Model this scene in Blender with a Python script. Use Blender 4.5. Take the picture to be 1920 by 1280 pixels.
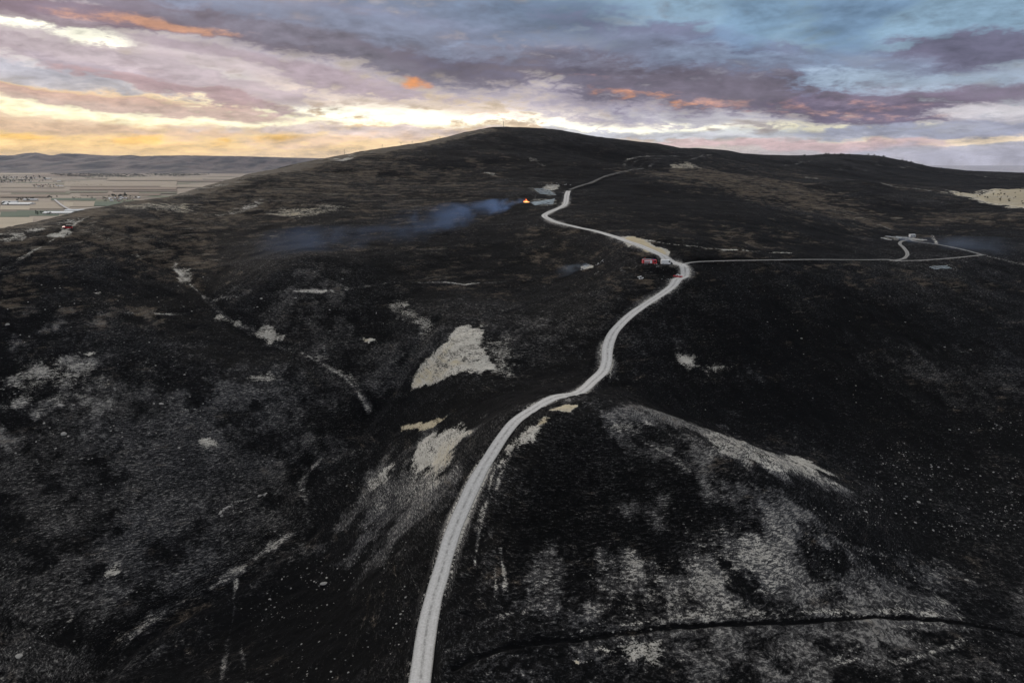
import bpy, bmesh, math, random
import numpy as np
from mathutils import Vector, Matrix

random.seed(7)
rng = np.random.default_rng(7)
R = math.radians
S = bpy.context.scene
COL = S.collection
for _o in list(bpy.data.objects):
    bpy.data.objects.remove(_o)

# ------------------------------------------------------------------ camera
CAM_H, PITCH, FPX = 120.0, 14.9, 1280.0          # FPX: focal length in pixels of the 1920 wide photograph
cd = bpy.data.cameras.new('camera')
cam = bpy.data.objects.new('camera', cd)
COL.objects.link(cam)
cd.sensor_width = 36.0
cd.lens = FPX / 1920 * 36.0
cd.clip_start, cd.clip_end = 0.5, 90000.0
cam.location = (0, 0, CAM_H)
cam.rotation_euler = (R(90 - PITCH), 0, 0)
S.camera = cam
CP, SP = math.cos(R(PITCH)), math.sin(R(PITCH))


def srgb(r, g, b, gain=1.0):
    f = lambda c: (c / 255 / 12.92 if c / 255 <= 0.04045 else ((c / 255 + 0.055) / 1.055) ** 2.4) * gain
    return (f(r), f(g), f(b), 1.0)


# ------------------------------------------------------------------ node helper
class NT:
    def __init__(self, tree):
        self.t, self.n, self.l = tree, tree.nodes, tree.links
        self.n.clear()

    def add(self, kind, **kw):
        nd = self.n.new(kind)
        for k, v in kw.items():
            setattr(nd, k, v)
        return nd

    def put(self, sock, v):
        if isinstance(v, bpy.types.NodeSocket):
            self.l.new(v, sock)
        elif v is not None:
            sock.default_value = v

    def m(self, op, a, b=None, c=None, clamp=False):
        nd = self.add('ShaderNodeMath', operation=op, use_clamp=clamp)
        for i, v in enumerate((a, b, c)):
            self.put(nd.inputs[i], v)
        return nd.outputs[0]

    def v(self, op, a, b=None, scale=None):
        nd = self.add('ShaderNodeVectorMath', operation=op)
        self.put(nd.inputs[0], a)
        if b is not None:
            self.put(nd.inputs[1], b)
        if scale is not None:
            self.put(nd.inputs['Scale'], scale)
        return nd.outputs['Value'] if op in ('LENGTH', 'DOT_PRODUCT', 'DISTANCE') else nd.outputs[0]

    def xyz(self, x, y, z):
        nd = self.add('ShaderNodeCombineXYZ')
        for i, v in enumerate((x, y, z)):
            self.put(nd.inputs[i], v)
        return nd.outputs[0]

    def sep(self, v):
        nd = self.add('ShaderNodeSeparateXYZ')
        self.put(nd.inputs[0], v)
        return nd.outputs

    def noise(self, vec, scale, detail=4, rough=0.5, lac=2.0, dist=0.0, color=False):
        nd = self.add('ShaderNodeTexNoise')
        self.put(nd.inputs['Vector'], vec)
        nd.inputs['Scale'].default_value = scale
        nd.inputs['Detail'].default_value = detail
        nd.inputs['Roughness'].default_value = rough
        nd.inputs['Lacunarity'].default_value = lac
        nd.inputs['Distortion'].default_value = dist
        return nd.outputs['Color' if color else 'Fac']

    def ss(self, x, lo, hi, a=0.0, b=1.0):
        nd = self.add('ShaderNodeMapRange', interpolation_type='SMOOTHSTEP')
        for i, v in enumerate((x, lo, hi, a, b)):
            self.put(nd.inputs[i], v)
        return nd.outputs[0]

    def mix(self, f, a, b, blend='MIX'):
        nd = self.add('ShaderNodeMix', data_type='RGBA', blend_type=blend)
        self.put(nd.inputs[0], f)
        self.put(nd.inputs[6], a)
        self.put(nd.inputs[7], b)
        return nd.outputs[2]

    def attr(self, name):
        return self.add('ShaderNodeAttribute', attribute_name=name)

    def pos(self):
        return self.add('ShaderNodeNewGeometry').outputs['Position']


# ------------------------------------------------------------------ photo pixel -> direction
def ray(px, py):
    """direction of a photograph pixel, scaled to y = 1"""
    xn, yn = (px - 960) / FPX, (py - 640) / FPX
    fwd = CP - yn * SP
    return xn / fwd, -(yn * CP + SP) / fwd


def azel(px, py):
    x, z = ray(px, py)
    return math.atan2(x, 1), math.atan2(z, math.hypot(x, 1))


# ------------------------------------------------------------------ world: evening sky with cloud banks
SUN_AZ, SUN_EL = -38.0, 14.0
W = bpy.data.worlds.new('World')
S.world = W
W.use_nodes = True
t = NT(W.node_tree)
dirv = t.add('ShaderNodeTexCoord').outputs['Generated']
dx, dy, dz = t.sep(dirv)
az = t.m('ARCTAN2', dx, dy)
el = t.m('ARCSINE', dz)
P0 = t.xyz(az, el, 0.0)
# cloud texture space: the direction projected on a cloud deck, so banks flatten towards the horizon
inv = t.m('DIVIDE', 1.0, t.m('ADD', t.m('MAXIMUM', dz, 0.0), 0.24))
deck = t.xyz(t.m('MULTIPLY', t.m('MULTIPLY_ADD', dy, 0.25, dx), inv), t.m('MULTIPLY', t.m('MULTIPLY_ADD', dx, -0.22, dy), inv), t.m('MULTIPLY', dz, 3.0))
warpA = t.noise(deck, 0.9, 4, 0.55, color=True)
warpB = t.noise(deck, 4.2, 5, 0.6, color=True)
off = t.v('MULTIPLY', t.v('SUBTRACT', warpA, (0.5, 0.5, 0.5)), (0.20, 0.045, 0.0))
off2 = t.v('MULTIPLY', t.v('SUBTRACT', warpB, (0.5, 0.5, 0.5)), (0.09, 0.022, 0.0))
PW = t.v('ADD', t.v('ADD', P0, off), off2)
fb = t.noise(deck, 2.0, 7, 0.58, dist=0.2)              # cloud body
fb2 = t.noise(t.v('ADD', deck, (0.0, -0.10, 0.0)), 2.0, 7, 0.58, dist=0.2)
relief = t.m('SUBTRACT', fb, fb2)                          # thicker or thinner towards the viewer
fine = t.noise(deck, 6.0, 6, 0.62, dist=0.15)
micro = t.noise(deck, 19.0, 4, 0.6)
billow = t.m('ABSOLUTE', t.m('SUBTRACT', fine, 0.5))        # rounded heads along the edges
body = t.m('ADD', t.m('MULTIPLY', fb, 0.70), t.m('ADD', t.m('MULTIPLY_ADD', billow, -0.9, 0.215), t.m('MULTIPLY', micro, 0.14)))
puff = t.noise(t.v('MULTIPLY', dirv, (1.0, 1.0, 2.1)), 12.0, 6, 0.58, dist=0.2)
sky_tex = t.add('ShaderNodeTexSky', sky_type='NISHITA', sun_disc=False)
sky_tex.sun_elevation = R(SUN_EL)
sky_tex.sun_rotation = R(SUN_AZ)
sky_tex.air_density, sky_tex.dust_density, sky_tex.ozone_density = 1.0, 2.0, 1.5
nish = t.v('SCALE', sky_tex.outputs[0], scale=0.05)
# high veil: cream at the sunset side, lavender away from it, blue-grey above
sunv = Vector((math.sin(R(SUN_AZ)), math.cos(R(SUN_AZ)), 0.05)).normalized()
sunw = t.ss(t.v('DOT_PRODUCT', dirv, tuple(sunv)), 0.35, 1.0)
low = t.mix(sunw, srgb(196, 194, 204), srgb(255, 222, 176, 1.04))
high = t.mix(sunw, srgb(146, 168, 190), srgb(188, 182, 192))
veil = t.mix(t.ss(el, R(1.5), R(9.5)), low, high)
over = t.mix(t.ss(fb, 0.36, 0.66), srgb(214, 216, 222), srgb(250, 246, 240))   # overhead, beyond the frame
veil = t.mix(t.ss(el, R(12), R(30)), veil, over)
veil = t.mix(0.16, veil, nish)
tone = t.m('ADD', t.m('MULTIPLY', t.m('SUBTRACT', 0.07, billow), 1.5), t.m('MULTIPLY', relief, 2.0))
tone = t.m('ADD', tone, t.m('MULTIPLY', t.m('SUBTRACT', micro, 0.5), 0.28))
tone = t.m('ADD', tone, 1.0)
col = veil


rimn = t.noise(deck, 7.5, 5, 0.6)


def blob(col, px, py, rx, ry, rot, c, op=1.0, soft=0.55, k=1.0, nz=None, tonek=1.25, warped=True):
    """one cloud bank or gap, anchored to its bearing and height; sizes in photo pixels"""
    a, e = azel(px, py)
    mp = t.add('ShaderNodeMapping', vector_type='TEXTURE')
    t.put(mp.inputs[0], PW if warped else P0)
    mp.inputs['Location'].default_value = (a, e, 0)
    mp.inputs['Rotation'].default_value = (0, 0, R(rot))
    mp.inputs['Scale'].default_value = (rx / 1330, ry / 1330, 1)
    d = t.v('LENGTH', mp.outputs[0])
    d = t.m('MULTIPLY_ADD', t.m('SUBTRACT', nz if nz is not None else body, 0.5), -3.6 * k, d)
    f = t.ss(d, 1.0, 1.0 - soft, 0.0, op)
    if ry <= 9.2 and c[0] > 0.5 and c[2] < 0.45:      # glowing rims show only here and there
        f = t.m('MULTIPLY', f, t.ss(rimn, 0.44, 0.66))
    return t.mix(f, col, c)


GREY, MAUVE, DEEP = srgb(150, 148, 166), srgb(131, 127, 140), srgb(110, 107, 124)
SKYBLUE, BLUEGREY = srgb(138, 178, 208), srgb(104, 124, 150)
WHITE, CREAM = srgb(255, 252, 232, 1.35), srgb(255, 232, 178, 1.15)
ORANGE, GOLD, PINK = srgb(250, 166, 96), srgb(255, 204, 112, 1.05), srgb(214, 186, 186)
for b in [
    # broad blue upper right and the pale left
    (1520, 40, 640, 130, -4, srgb(140, 170, 194), 0.9, 0.9, 0.7),
    (300, 120, 520, 80, -6, srgb(200, 188, 196), 0.7, 0.9, 0.8),
    (120, 150, 260, 30, -10, srgb(178, 184, 200), 0.7, 0.7, 0.9),
    (1130, 180, 620, 40, -6, srgb(206, 196, 198), 0.6, 0.9, 0.8),
    (230, 230, 600, 62, -1, srgb(255, 228, 184), 0.65, 1.0, 0.5),
    # bright openings
    (90, 48, 120, 15, -7, WHITE, 1.0, 0.5, 1.0),
    (40, 92, 50, 8, -20, srgb(250, 240, 236), 0.7, 0.8, 1.0),
    (330, 133, 180, 12, -10, srgb(244, 236, 230), 0.8, 0.6, 1.1),
    (130, 196, 330, 20, -2, srgb(255, 246, 206, 1.25), 0.95, 0.7, 1.0),
    (470, 208, 330, 14, -2, srgb(255, 248, 214, 1.25), 0.95, 0.7, 1.2),
    (740, 208, 170, 14, -1, WHITE, 1.0, 0.5, 1.1),
    (1180, 226, 230, 18, -5, WHITE, 1.0, 0.5, 1.1),
    (800, 186, 330, 18, -3, srgb(238, 220, 204), 0.7, 0.8, 1.1),
    (1080, 200, 230, 16, -6, srgb(226, 214, 214), 0.8, 0.8, 1.1),
    (1330, 214, 160, 12, -5, srgb(214, 214, 220), 0.8, 0.8, 1.1),
    (1590, 240, 130, 10, -2, srgb(252, 246, 218), 0.95, 0.55, 1.1),
    (1790, 268, 190, 6, -2, srgb(250, 228, 196), 0.85, 0.6, 1.0),
    (90, 268, 560, 38, 0, srgb(255, 214, 146), 0.85, 1.0, 0.5),
    # the long mauve bank from the upper left to the right, thin veil first
    (760, 92, 820, 74, -7, srgb(156, 150, 166), 0.75, 0.9, 0.8),
    (1360, 150, 640, 66, -4, srgb(146, 140, 158), 0.8, 0.8, 0.8),
    (100, 16, 260, 18, -4, srgb(136, 118, 130), 0.9, 0.6, 1.0),
    (470, 58, 300, 26, -10, srgb(130, 121, 133), 0.92, 0.6, 1.0),
    (700, 96, 280, 30, -9, MAUVE, 0.92, 0.6, 1.0),
    (960, 118, 260, 34, -8, srgb(122, 115, 128), 0.92, 0.6, 1.0),
    (1180, 138, 320, 36, -5, DEEP, 0.9, 0.65, 1.0),
    (1480, 168, 330, 36, -5, srgb(112, 106, 120), 0.92, 0.65, 1.0),
    (1660, 196, 190, 20, -2, srgb(108, 100, 120), 0.92, 0.6, 1.0),
    (1850, 170, 220, 26, -4, srgb(126, 116, 134), 0.85, 0.7, 1.0),
    (1840, 96, 150, 28, -2, srgb(106, 104, 126), 0.95, 0.6, 0.9),
    (930, 30, 330, 40, -5, srgb(112, 128, 154), 0.8, 0.75, 1.0),
    (620, 24, 260, 24, -5, srgb(140, 144, 166), 0.7, 0.8, 1.0),
    (1300, 88, 230, 32, -10, srgb(112, 112, 136), 0.75, 0.8, 1.0),
    (1440, 104, 160, 24, -8, srgb(112, 120, 146), 0.8, 0.8, 0.9),
    (1590, 42, 90, 60, 35, srgb(112, 140, 172), 0.7, 0.8, 1.0),
    (1420, 40, 70, 50, 40, srgb(118, 148, 178), 0.6, 0.8, 1.0),
    (200, 108, 260, 20, -10, srgb(176, 160, 168), 0.8, 0.7, 1.1),
    (480, 120, 240, 14, -9, srgb(168, 152, 160), 0.75, 0.7, 1.1),
    (660, 150, 220, 12, -6, srgb(176, 160, 168), 0.7, 0.7, 1.1),
    (700, 56, 420, 22, -8, srgb(134, 142, 162), 0.65, 0.9, 0.9),
    (1120, 84, 340, 24, -8, srgb(124, 134, 156), 0.65, 0.9, 0.9),
    (1560, 120, 260, 18, -6, srgb(130, 144, 166), 0.6, 0.9, 0.9),
    (1780, 142, 200, 15, -3, srgb(160, 178, 196), 0.75, 0.9, 0.9),
    # warm rims below the big bank
    (300, 46, 90, 10, -5, srgb(240, 172, 120), 0.5, 1.0, 1.3),
    (800, 147, 44, 9.5, -8, ORANGE, 0.8, 1.0, 0.6),
    (1240, 184, 130, 8, -7, ORANGE, 0.6, 1.0, 0.8),
    (1420, 188, 190, 9, -4, srgb(226, 172, 152), 0.45, 1.0, 0.8),
    (1640, 188, 100, 9, -2, srgb(226, 170, 152), 0.5, 1.0, 0.8),
    (1560, 211, 170, 6, -3, srgb(236, 186, 164), 0.5, 1.0, 0.8),
    (1040, 142, 90, 5, -6, srgb(206, 160, 152), 0.6, 0.8, 1.0),
    # lower layers
    (120, 164, 210, 9.5, -3, GOLD, 0.6, 1.0, 0.7),
    (150, 176, 300, 11, -4, srgb(196, 164, 158), 0.85, 0.7, 1.0),
    (410, 178, 170, 6, -9, srgb(176, 150, 152), 0.85, 0.7, 0.9),
    (180, 234, 280, 14, -1, srgb(222, 190, 164), 0.8, 0.75, 0.9),
    (1400, 250, 240, 12, -1, srgb(190, 196, 206), 0.75, 0.8, 1.0),
    (1760, 246, 190, 10, 0, srgb(150, 154, 174), 0.85, 0.7, 1.1),
    (1180, 246, 260, 8, -2, srgb(196, 196, 204), 0.85, 0.7, 1.0),
    (1830, 206, 70, 16, -6, srgb(226, 222, 224), 0.6, 0.8, 1.0),
]:
    col = blob(col, *b)
for b in [
    (520, 236, 190, 17, 0, srgb(222, 204, 196), 0.9, 0.55, 1.0),
    (760, 250, 210, 17, 0, srgb(224, 206, 202), 0.85, 0.6, 1.0),
    (560, 262, 260, 15, 0, srgb(238, 206, 178), 0.8, 0.7, 0.9),
    (1440, 272, 260, 13, -1, PINK, 0.9, 0.6, 1.0),
    (1850, 300, 260, 24, 0, srgb(186, 186, 202), 0.8, 0.9, 0.8),
    (412, 262, 38, 15, 0, GOLD, 0.9, 0.9, 0.5),
    (522, 258, 48, 13, 0, GOLD, 0.9, 0.9, 0.5),
    (50, 256, 60, 12, 0, GOLD, 0.85, 0.9, 0.5),
    (248, 254, 30, 12, 0, GOLD, 0.8, 0.9, 0.5),
    (690, 262, 36, 9, 0, srgb(255, 214, 160), 0.6, 0.9, 0.5),
]:
    col = blob(col, *b, nz=puff)
bg = t.add('ShaderNodeBackground')
t.put(bg.inputs[0], t.v('SCALE', col, scale=tone))
bg.inputs[1].default_value = 1.0
t.l.new(bg.outputs[0], t.add('ShaderNodeOutputWorld').inputs[0])
W.cycles.sampling_method = 'MANUAL'
W.cycles.sample_map_resolution = 1024

# ------------------------------------------------------------------ sun behind the clouds: weak and very soft
sd = bpy.data.lights.new('sun', 'SUN')
sd.energy, sd.angle, sd.color = 1.5, R(20), (1.0, 0.9, 0.78)
sun = bpy.data.objects.new('sun', sd)
COL.objects.link(sun)
sun.rotation_euler = (-Vector((math.sin(R(SUN_AZ)) * math.cos(R(SUN_EL)), math.cos(R(SUN_AZ)) * math.cos(R(SUN_EL)),
                               math.sin(R(SUN_EL))))).to_track_quat('-Z', 'Y').to_euler()
S.view_settings.view_transform = 'Standard'
S.view_settings.look = 'None'
S.view_settings.gamma = 1.0
S.view_settings.exposure = 0.0
S.view_settings.use_curve_mapping = False
S.cycles.max_bounces = 5
S.cycles.diffuse_bounces = 2
S.cycles.glossy_bounces = 2
S.cycles.volume_bounces = 0
S.cycles.use_adaptive_sampling = True
S.cycles.adaptive_threshold = 0.01
S.cycles.use_denoising = True
S.cycles.volume_max_steps = 128


# ------------------------------------------------------------------ numpy noise
def vnoise(x, y, seed=0):
    xi, yi = np.floor(x).astype(np.int64), np.floor(y).astype(np.int64)
    fx, fy = x - xi, y - yi
    fx, fy = fx * fx * fx * (fx * (fx * 6 - 15) + 10), fy * fy * fy * (fy * (fy * 6 - 15) + 10)

    def h(a, b):
        n = (a * 374761393 + b * 668265263 + seed * 1442695041) & 0xFFFFFFFF
        n = ((n ^ (n >> 13)) * 1274126177) & 0xFFFFFFFF
        return ((n ^ (n >> 16)) & 0xFFFF) / 65535.0
    a = h(xi, yi) * (1 - fx) + h(xi + 1, yi) * fx
    b = h(xi, yi + 1) * (1 - fx) + h(xi + 1, yi + 1) * fx
    return a * (1 - fy) + b * fy - 0.5


def fbm(x, y, scale, octaves, seed=0, gain=0.5):
    out, amp, f = 0.0, 1.0, 1.0 / scale
    for i in range(octaves):
        out = out + amp * vnoise(x * f + 17.3 * i, y * f - 9.1 * i, seed + i)
        amp *= gain
        f *= 2.03
    return out


def sstep(x, a, b):
    tt = np.clip((x - a) / (b - a), 0, 1)
    return tt * tt * (3 - 2 * tt)


# ------------------------------------------------------------------ hillside: control points read from the photograph
# (px, py, z) where the height is judged, or (px, py, None, D) where the distance is judged
CTRL = [
    # near edge
    (0, 1280, -18), (250, 1280, -22), (450, 1280, -16), (620, 1280, -9), (770, 1280, 0), (1000, 1280, 3), (1300, 1280, 2), (1600, 1280, 0), (1920, 1280, -4),
    # road line
    (812, 1130, 3), (860, 1000, 10), (900, 900, 19), (975, 785, 32), (1040, 745, 33), (1090, 733, 32.5), (1130, 705, 29), (1140, 640, 38), (1200, 580, 48), (1280, 520, 58),
    (1217, 492, 65), (1150, 442, 74), (1020, 408, 78.5), (1063, 372, 83), (1067, 357, 87), (1110, 343, 93), (1180, 322, 102),
    # left slope
    (0, 510, 62), (0, 600, 45), (0, 700, 28), (0, 800, 12), (0, 900, 0), (0, 1000, -8), (0, 1100, -14), (127, 427, None, 430), (200, 600, 42), (200, 700, 25),
    (200, 800, 8), (200, 900, -3), (200, 1000, -12), (200, 1100, -19), (200, 450, None, 440), (200, 520, None, 385), (400, 450, None, 500), (400, 400, None, 600), (300, 400, None, 545),
    (400, 700, 20), (400, 800, 5), (400, 900, -6), (400, 1000, -15), (520, 800, 4),
    # gully
    (330, 510, 50), (430, 600, 32.5), (540, 655, 23), (640, 700, 13), (690, 770, 2.5), (620, 840, -7), (565, 910, -13), (575, 990, -18.5), (440, 1070, -22), (250, 1190, -25),
    (790, 600, 38.5), (760, 660, 25), (735, 720, 12),
    # spurs
    (860, 670, 31), (910, 640, 36), (775, 728, 14.5), (920, 700, 29), (830, 840, 11), (775, 800, 9), (720, 890, -3), (700, 1000, -8), (650, 1150, -12), (680, 660, 21), (600, 600, 42),
    (600, 560, 45), (600, 480, None, 423), (600, 400, None, 600), (600, 330, None, 850), (700, 540, 47), (500, 520, 55),
    (800, 450, None, 500), (800, 520, None, 420), (800, 560, None, 385), (900, 560, None, 378), (1000, 520, None, 425), (1000, 600, None, 342), (1050, 650, None, 312), (1000, 700, 25.5),
    (950, 740, 26.5), (880, 770, 20), (1050, 560, None, 375), (1100, 500, None, 425), (1000, 450, None, 510), (900, 400, None, 620), (800, 400, None, 620), (800, 330, None, 880), (900, 300, None, 1000),
    (987, 380, None, 640), (1020, 350, None, 740), (1000, 300, None, 1010), (1100, 300, None, 1020), (950, 265, None, 1180),
    # knoll right of the road, and the dip behind it
    (1090, 750, 34), (1200, 765, 33), (1300, 805, 26.5), (1450, 855, 16.5), (1560, 897, 7.5), (1200, 742, 23), (1300, 788, 12.5), (1450, 838, 4), (1560, 878, 0), (1650, 905, -4),
    (1700, 1000, -6), (1900, 1000, -10), (1900, 1100, -9), (1900, 1200, -6), (1600, 1100, 1.5), (1300, 1000, 12), (1300, 900, 21.5), (1100, 900, 22.5), (1100, 1000, 14), (1100, 1150, 6),
    (1300, 1150, 6), (1500, 950, 12), (1500, 1150, 3.5), (1700, 1150, -2), (1050, 820, 30), (960, 1000, 13),
    # right slope
    (1900, 800, -2), (1900, 700, 12), (1900, 600, 28), (1900, 545, None, 440), (1900, 900, -8), (1700, 800, 2), (1700, 700, 16), (1700, 600, 32), (1700, 530, None, 415), (1500, 700, 20),
    (1500, 600, 38), (1500, 515, None, 395), (1350, 650, 30), (1350, 560, None, 350), (1250, 660, 32), (1200, 700, 27), (1350, 740, 15), (1600, 505, None, 425),
    (1400, 488, None, 405), (1500, 487, None, 430), (1690, 485, None, 480), (1840, 478, None, 490), (1900, 505, None, 480), (1700, 450, None, 600), (1600, 450, None, 560), (1850, 445, None, 590),
    (1300, 345, None, 850), (1480, 395, None, 690), (1600, 420, None, 650), (1350, 400, None, 600), (1350, 450, None, 480), (1500, 450, None, 510), (1250, 420, None, 540), (1200, 380, None, 680),
    (1500, 350, None, 1000), (1600, 400, None, 770), (1700, 420, None, 700), (1750, 400, None, 850), (1850, 420, None, 680), (1900, 402, None, 740), (1250, 310, None, 1150), (1330, 320, None, 1050),
    (1700, 355, None, 1020), (1780, 365, None, 930), (1900, 390, None, 800), (1850, 372, None, 1080), (1900, 360, None, 1250), (1800, 358, None, 1300), (1900, 332, None, 1800),
    (1700, 322, None, 1850), (1600, 335, None, 1150), (1600, 312, None, 1650), (1400, 300, None, 1480), (1400, 322, None, 1250), (1500, 312, None, 1550), (1450, 335, None, 1080),
]
# skyline of the burnt hills with the distance of its crest
SKYL = [(-250, 470, 340), (-120, 450, 390), (0, 429, 450), (60, 416, 485), (100, 408, 505), (160, 395, 545), (225, 382, 590), (270, 375, 625), (320, 369, 665), (400, 345, 750), (500, 320, 860),
        (567, 305, 940), (640, 291, 1010), (668, 286, 1040), (735, 275.5, 1110), (790, 268, 1160), (830, 259, 1200), (871, 248.5, 1240), (898, 243, 1265), (925, 238.6, 1285), (944, 238, 1295),
        (979, 239, 1305), (1022, 241, 1320), (1050, 244, 1330), (1082, 250, 1340), (1120, 256.6, 1350), (1142, 259, 1360), (1188, 265, 1370), (1230, 268.8, 1380), (1257, 273.8, 1390),
        (1278, 278, 1500), (1309, 278, 1650), (1361, 281.7, 1720), (1392, 288, 1760), (1434, 290.4, 1820), (1480, 291.5, 1880), (1513, 291.7, 1920), (1547, 289, 1960), (1597, 289.3, 2000),
        (1647, 292, 2020), (1697, 301.7, 2040), (1747, 313, 2060), (1813, 320, 2100), (1920, 324, 2150), (2050, 330, 2200), (2200, 336, 2200)]
PLAIN = -130.0
pts = []
for c in CTRL:
    u, r = ray(c[0], c[1])
    D = c[3] if len(c) > 3 else (CAM_H - c[2]) / -r
    pts.append((u, math.log(D), CAM_H + r * D))
for px, py, D in SKYL:
    u, r = ray(px, py)
    pts.append((u, math.log(D), CAM_H + r * D))
    if px not in (60, 160, 270, 668, 830, 898, 944, 1022, 1082, 1142, 1230, 1309, 1513, 1597):
        for f, dz_ in ((1.12, 9), (1.32, 34)):
            pts.append((u, math.log(D * f), CAM_H + r * D * f - dz_))
        pts.append((u, math.log(D * 1.9), -90))
        pts.append((u, math.log(D * 2.6), -190))
for u in (-1.35, -1.1):
    pts += [(u, math.log(d_), z_) for d_, z_ in ((60, -30), (110, -24), (160, -10), (220, 22), (300, 30), (430, -40), (700, -130), (1500, -200), (3000, -220))]
for u in (1.1, 1.4):
    pts += [(u, math.log(d_), z_) for d_, z_ in ((60, -10), (110, -12), (170, -14), (260, 0), (350, 24), (500, 44), (800, 55), (1300, 40), (2000, 40), (3000, -150))]
for u in (-0.6, 0.0, 0.6):
    pts += [(u, math.log(30), -24 if u < 0 else -14), (u, math.log(70), -20 if u < 0 else -9)]
pts = np.array(pts)


def rbf_fit(p):
    xy = p[:, :2] * np.array([1.0, 1.0])
    d = np.sqrt(((xy[:, None] - xy[None]) ** 2).sum(-1))
    n = len(p)
    K = d ** 3 + np.eye(n) * 4e-4
    A = np.zeros((n + 3, n + 3))
    A[:n, :n] = K
    A[:n, n] = 1
    A[:n, n + 1:] = xy
    A[n:, :n] = A[:n, n:].T
    b = np.zeros(n + 3)
    b[:n] = p[:, 2]
    return xy, np.linalg.solve(A, b)


def rbf_eval(fit, u, v):
    xy, w = fit
    out = np.full(u.shape, w[-3]) + w[-2] * u + w[-1] * v
    for (a, b), c in zip(xy, w[:-3]):
        q = (u - a) ** 2 + (v - b) ** 2
        out += c * q * np.sqrt(q)
    return out


NU, NV = 1040, 1040
UA = np.concatenate([np.linspace(-1.45, -0.86, 44, endpoint=False), np.linspace(-0.86, 0.86, NU - 88), np.linspace(0.86, 1.45, 45)[1:]])
VA = np.concatenate([np.linspace(math.log(32), math.log(112), 60, endpoint=False), np.linspace(math.log(112), math.log(2500), NV - 90), np.linspace(math.log(2500), math.log(3600), 31)[1:]])
fit = rbf_fit(pts)
# evaluate on a coarser lattice, then cubic upsampling through a second pass in u and v
UC, VC = np.linspace(-1.45, 1.45, 330), np.linspace(VA[0], VA[-1], 330)
gu, gv = np.meshgrid(UC, VC)
ZC = rbf_eval(fit, gu, gv)


def cubic(arr, xs, xq, axis):
    h = xs[1] - xs[0]
    f = np.clip((xq - xs[0]) / h, 0, len(xs) - 1.0001)
    i = f.astype(int)
    f = f - i
    g = lambda k: np.take(arr, np.clip(i + k, 0, len(xs) - 1), axis=axis)
    sh = [1, 1]
    sh[axis] = -1
    f = f.reshape(sh)
    p0, p1, p2, p3 = g(-1), g(0), g(1), g(2)
    return p1 + 0.5 * f * (p2 - p0 + f * (2 * p0 - 5 * p1 + 4 * p2 - p3 + f * (3 * (p1 - p2) + p3 - p0)))


Z = cubic(cubic(ZC, UC, UA, 1), VC, VA, 0)            # [row v, col u]
GU, GV = np.meshgrid(UA, VA)
GY = np.exp(GV)
GX = GU * GY
# fit the skyline: shift each bearing's crest to the height seen in the photograph
su = np.array([ray(p, q)[0] for p, q, _ in SKYL])
sr = np.array([ray(p, q)[1] for p, q, _ in SKYL])
want = np.interp(UA, su, sr)
for it in range(3):
    el_ = (Z - CAM_H) / GY
    el_[:, :] = np.where(GY > 300, el_, -9)
    k = el_.argmax(0)
    top = el_.max(0)
    vr = VA[k]
    vr = np.convolve(np.pad(vr, 12, 'edge'), np.ones(25) / 25, 'valid')
    dd = (want - top)
    win = np.exp(-((GV - vr[None]) / 0.16) ** 2)
    Z += np.where(np.abs(UA)[None] < 1.0, dd[None] * GY * win, 0)
print('skyline residual px', float(np.abs(dd[60:-60]).max() * FPX))
# natural unevenness: broad swells, hummocks and small rills, growing with distance from the smooth crest
nearw = sstep(GY, 2400, 900)
Z += fbm(GX, GY, 60, 3, 11) * 1.8 * sstep(GY, 1500, 500) + fbm(GX, GY, 14, 4, 21) * 1.1 + fbm(GX, GY, 3.2, 3, 31) * 0.46 * sstep(GY, 700, 250)
farw = sstep(GY, 450, 900)
Z += farw * fbm(GX, GY, 130, 4, 41) * 7.0 * np.clip((want[None] * GY + CAM_H - Z) / 14, 0, 1)


def hits(pxy):
    """points of the hillside seen at photo pixels"""
    out = []
    for px, py in pxy:
        u, r = ray(px, py)
        j = int(np.clip(np.searchsorted(UA, u) - 1, 0, len(UA) - 2))
        f = (u - UA[j]) / (UA[j + 1] - UA[j])
        zc = Z[:, j] * (1 - f) + Z[:, j + 1] * f
        e = zc - (CAM_H + r * np.exp(VA))
        idx = np.nonzero(e > 0)[0]
        idx = idx[idx > 20]
        if len(idx) == 0:
            i = int(np.argmax((zc - CAM_H) / np.exp(VA)))
            Y = math.exp(VA[i])
            out.append((u * Y, Y, zc[i]))
            continue
        i = idx[0]
        w = e[i - 1] / (e[i - 1] - e[i])
        Y = math.exp(VA[i - 1] + (VA[i] - VA[i - 1]) * min(max(w, 0), 1))
        out.append((u * Y, Y, CAM_H + r * Y))
    return np.array(out)


def ground(x, y):
    """height of the hillside at a place"""
    x, y = np.asarray(x, float), np.asarray(y, float)
    u, v = x / y, np.log(y)
    j = np.clip(np.searchsorted(UA, u) - 1, 0, len(UA) - 2)
    i = np.clip(np.searchsorted(VA, v) - 1, 0, len(VA) - 2)
    f, g = (u - UA[j]) / (UA[j + 1] - UA[j]), (v - VA[i]) / (VA[i + 1] - VA[i])
    return (Z[i, j] * (1 - f) + Z[i, j + 1] * f) * (1 - g) + (Z[i + 1, j] * (1 - f) + Z[i + 1, j + 1] * f) * g


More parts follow.
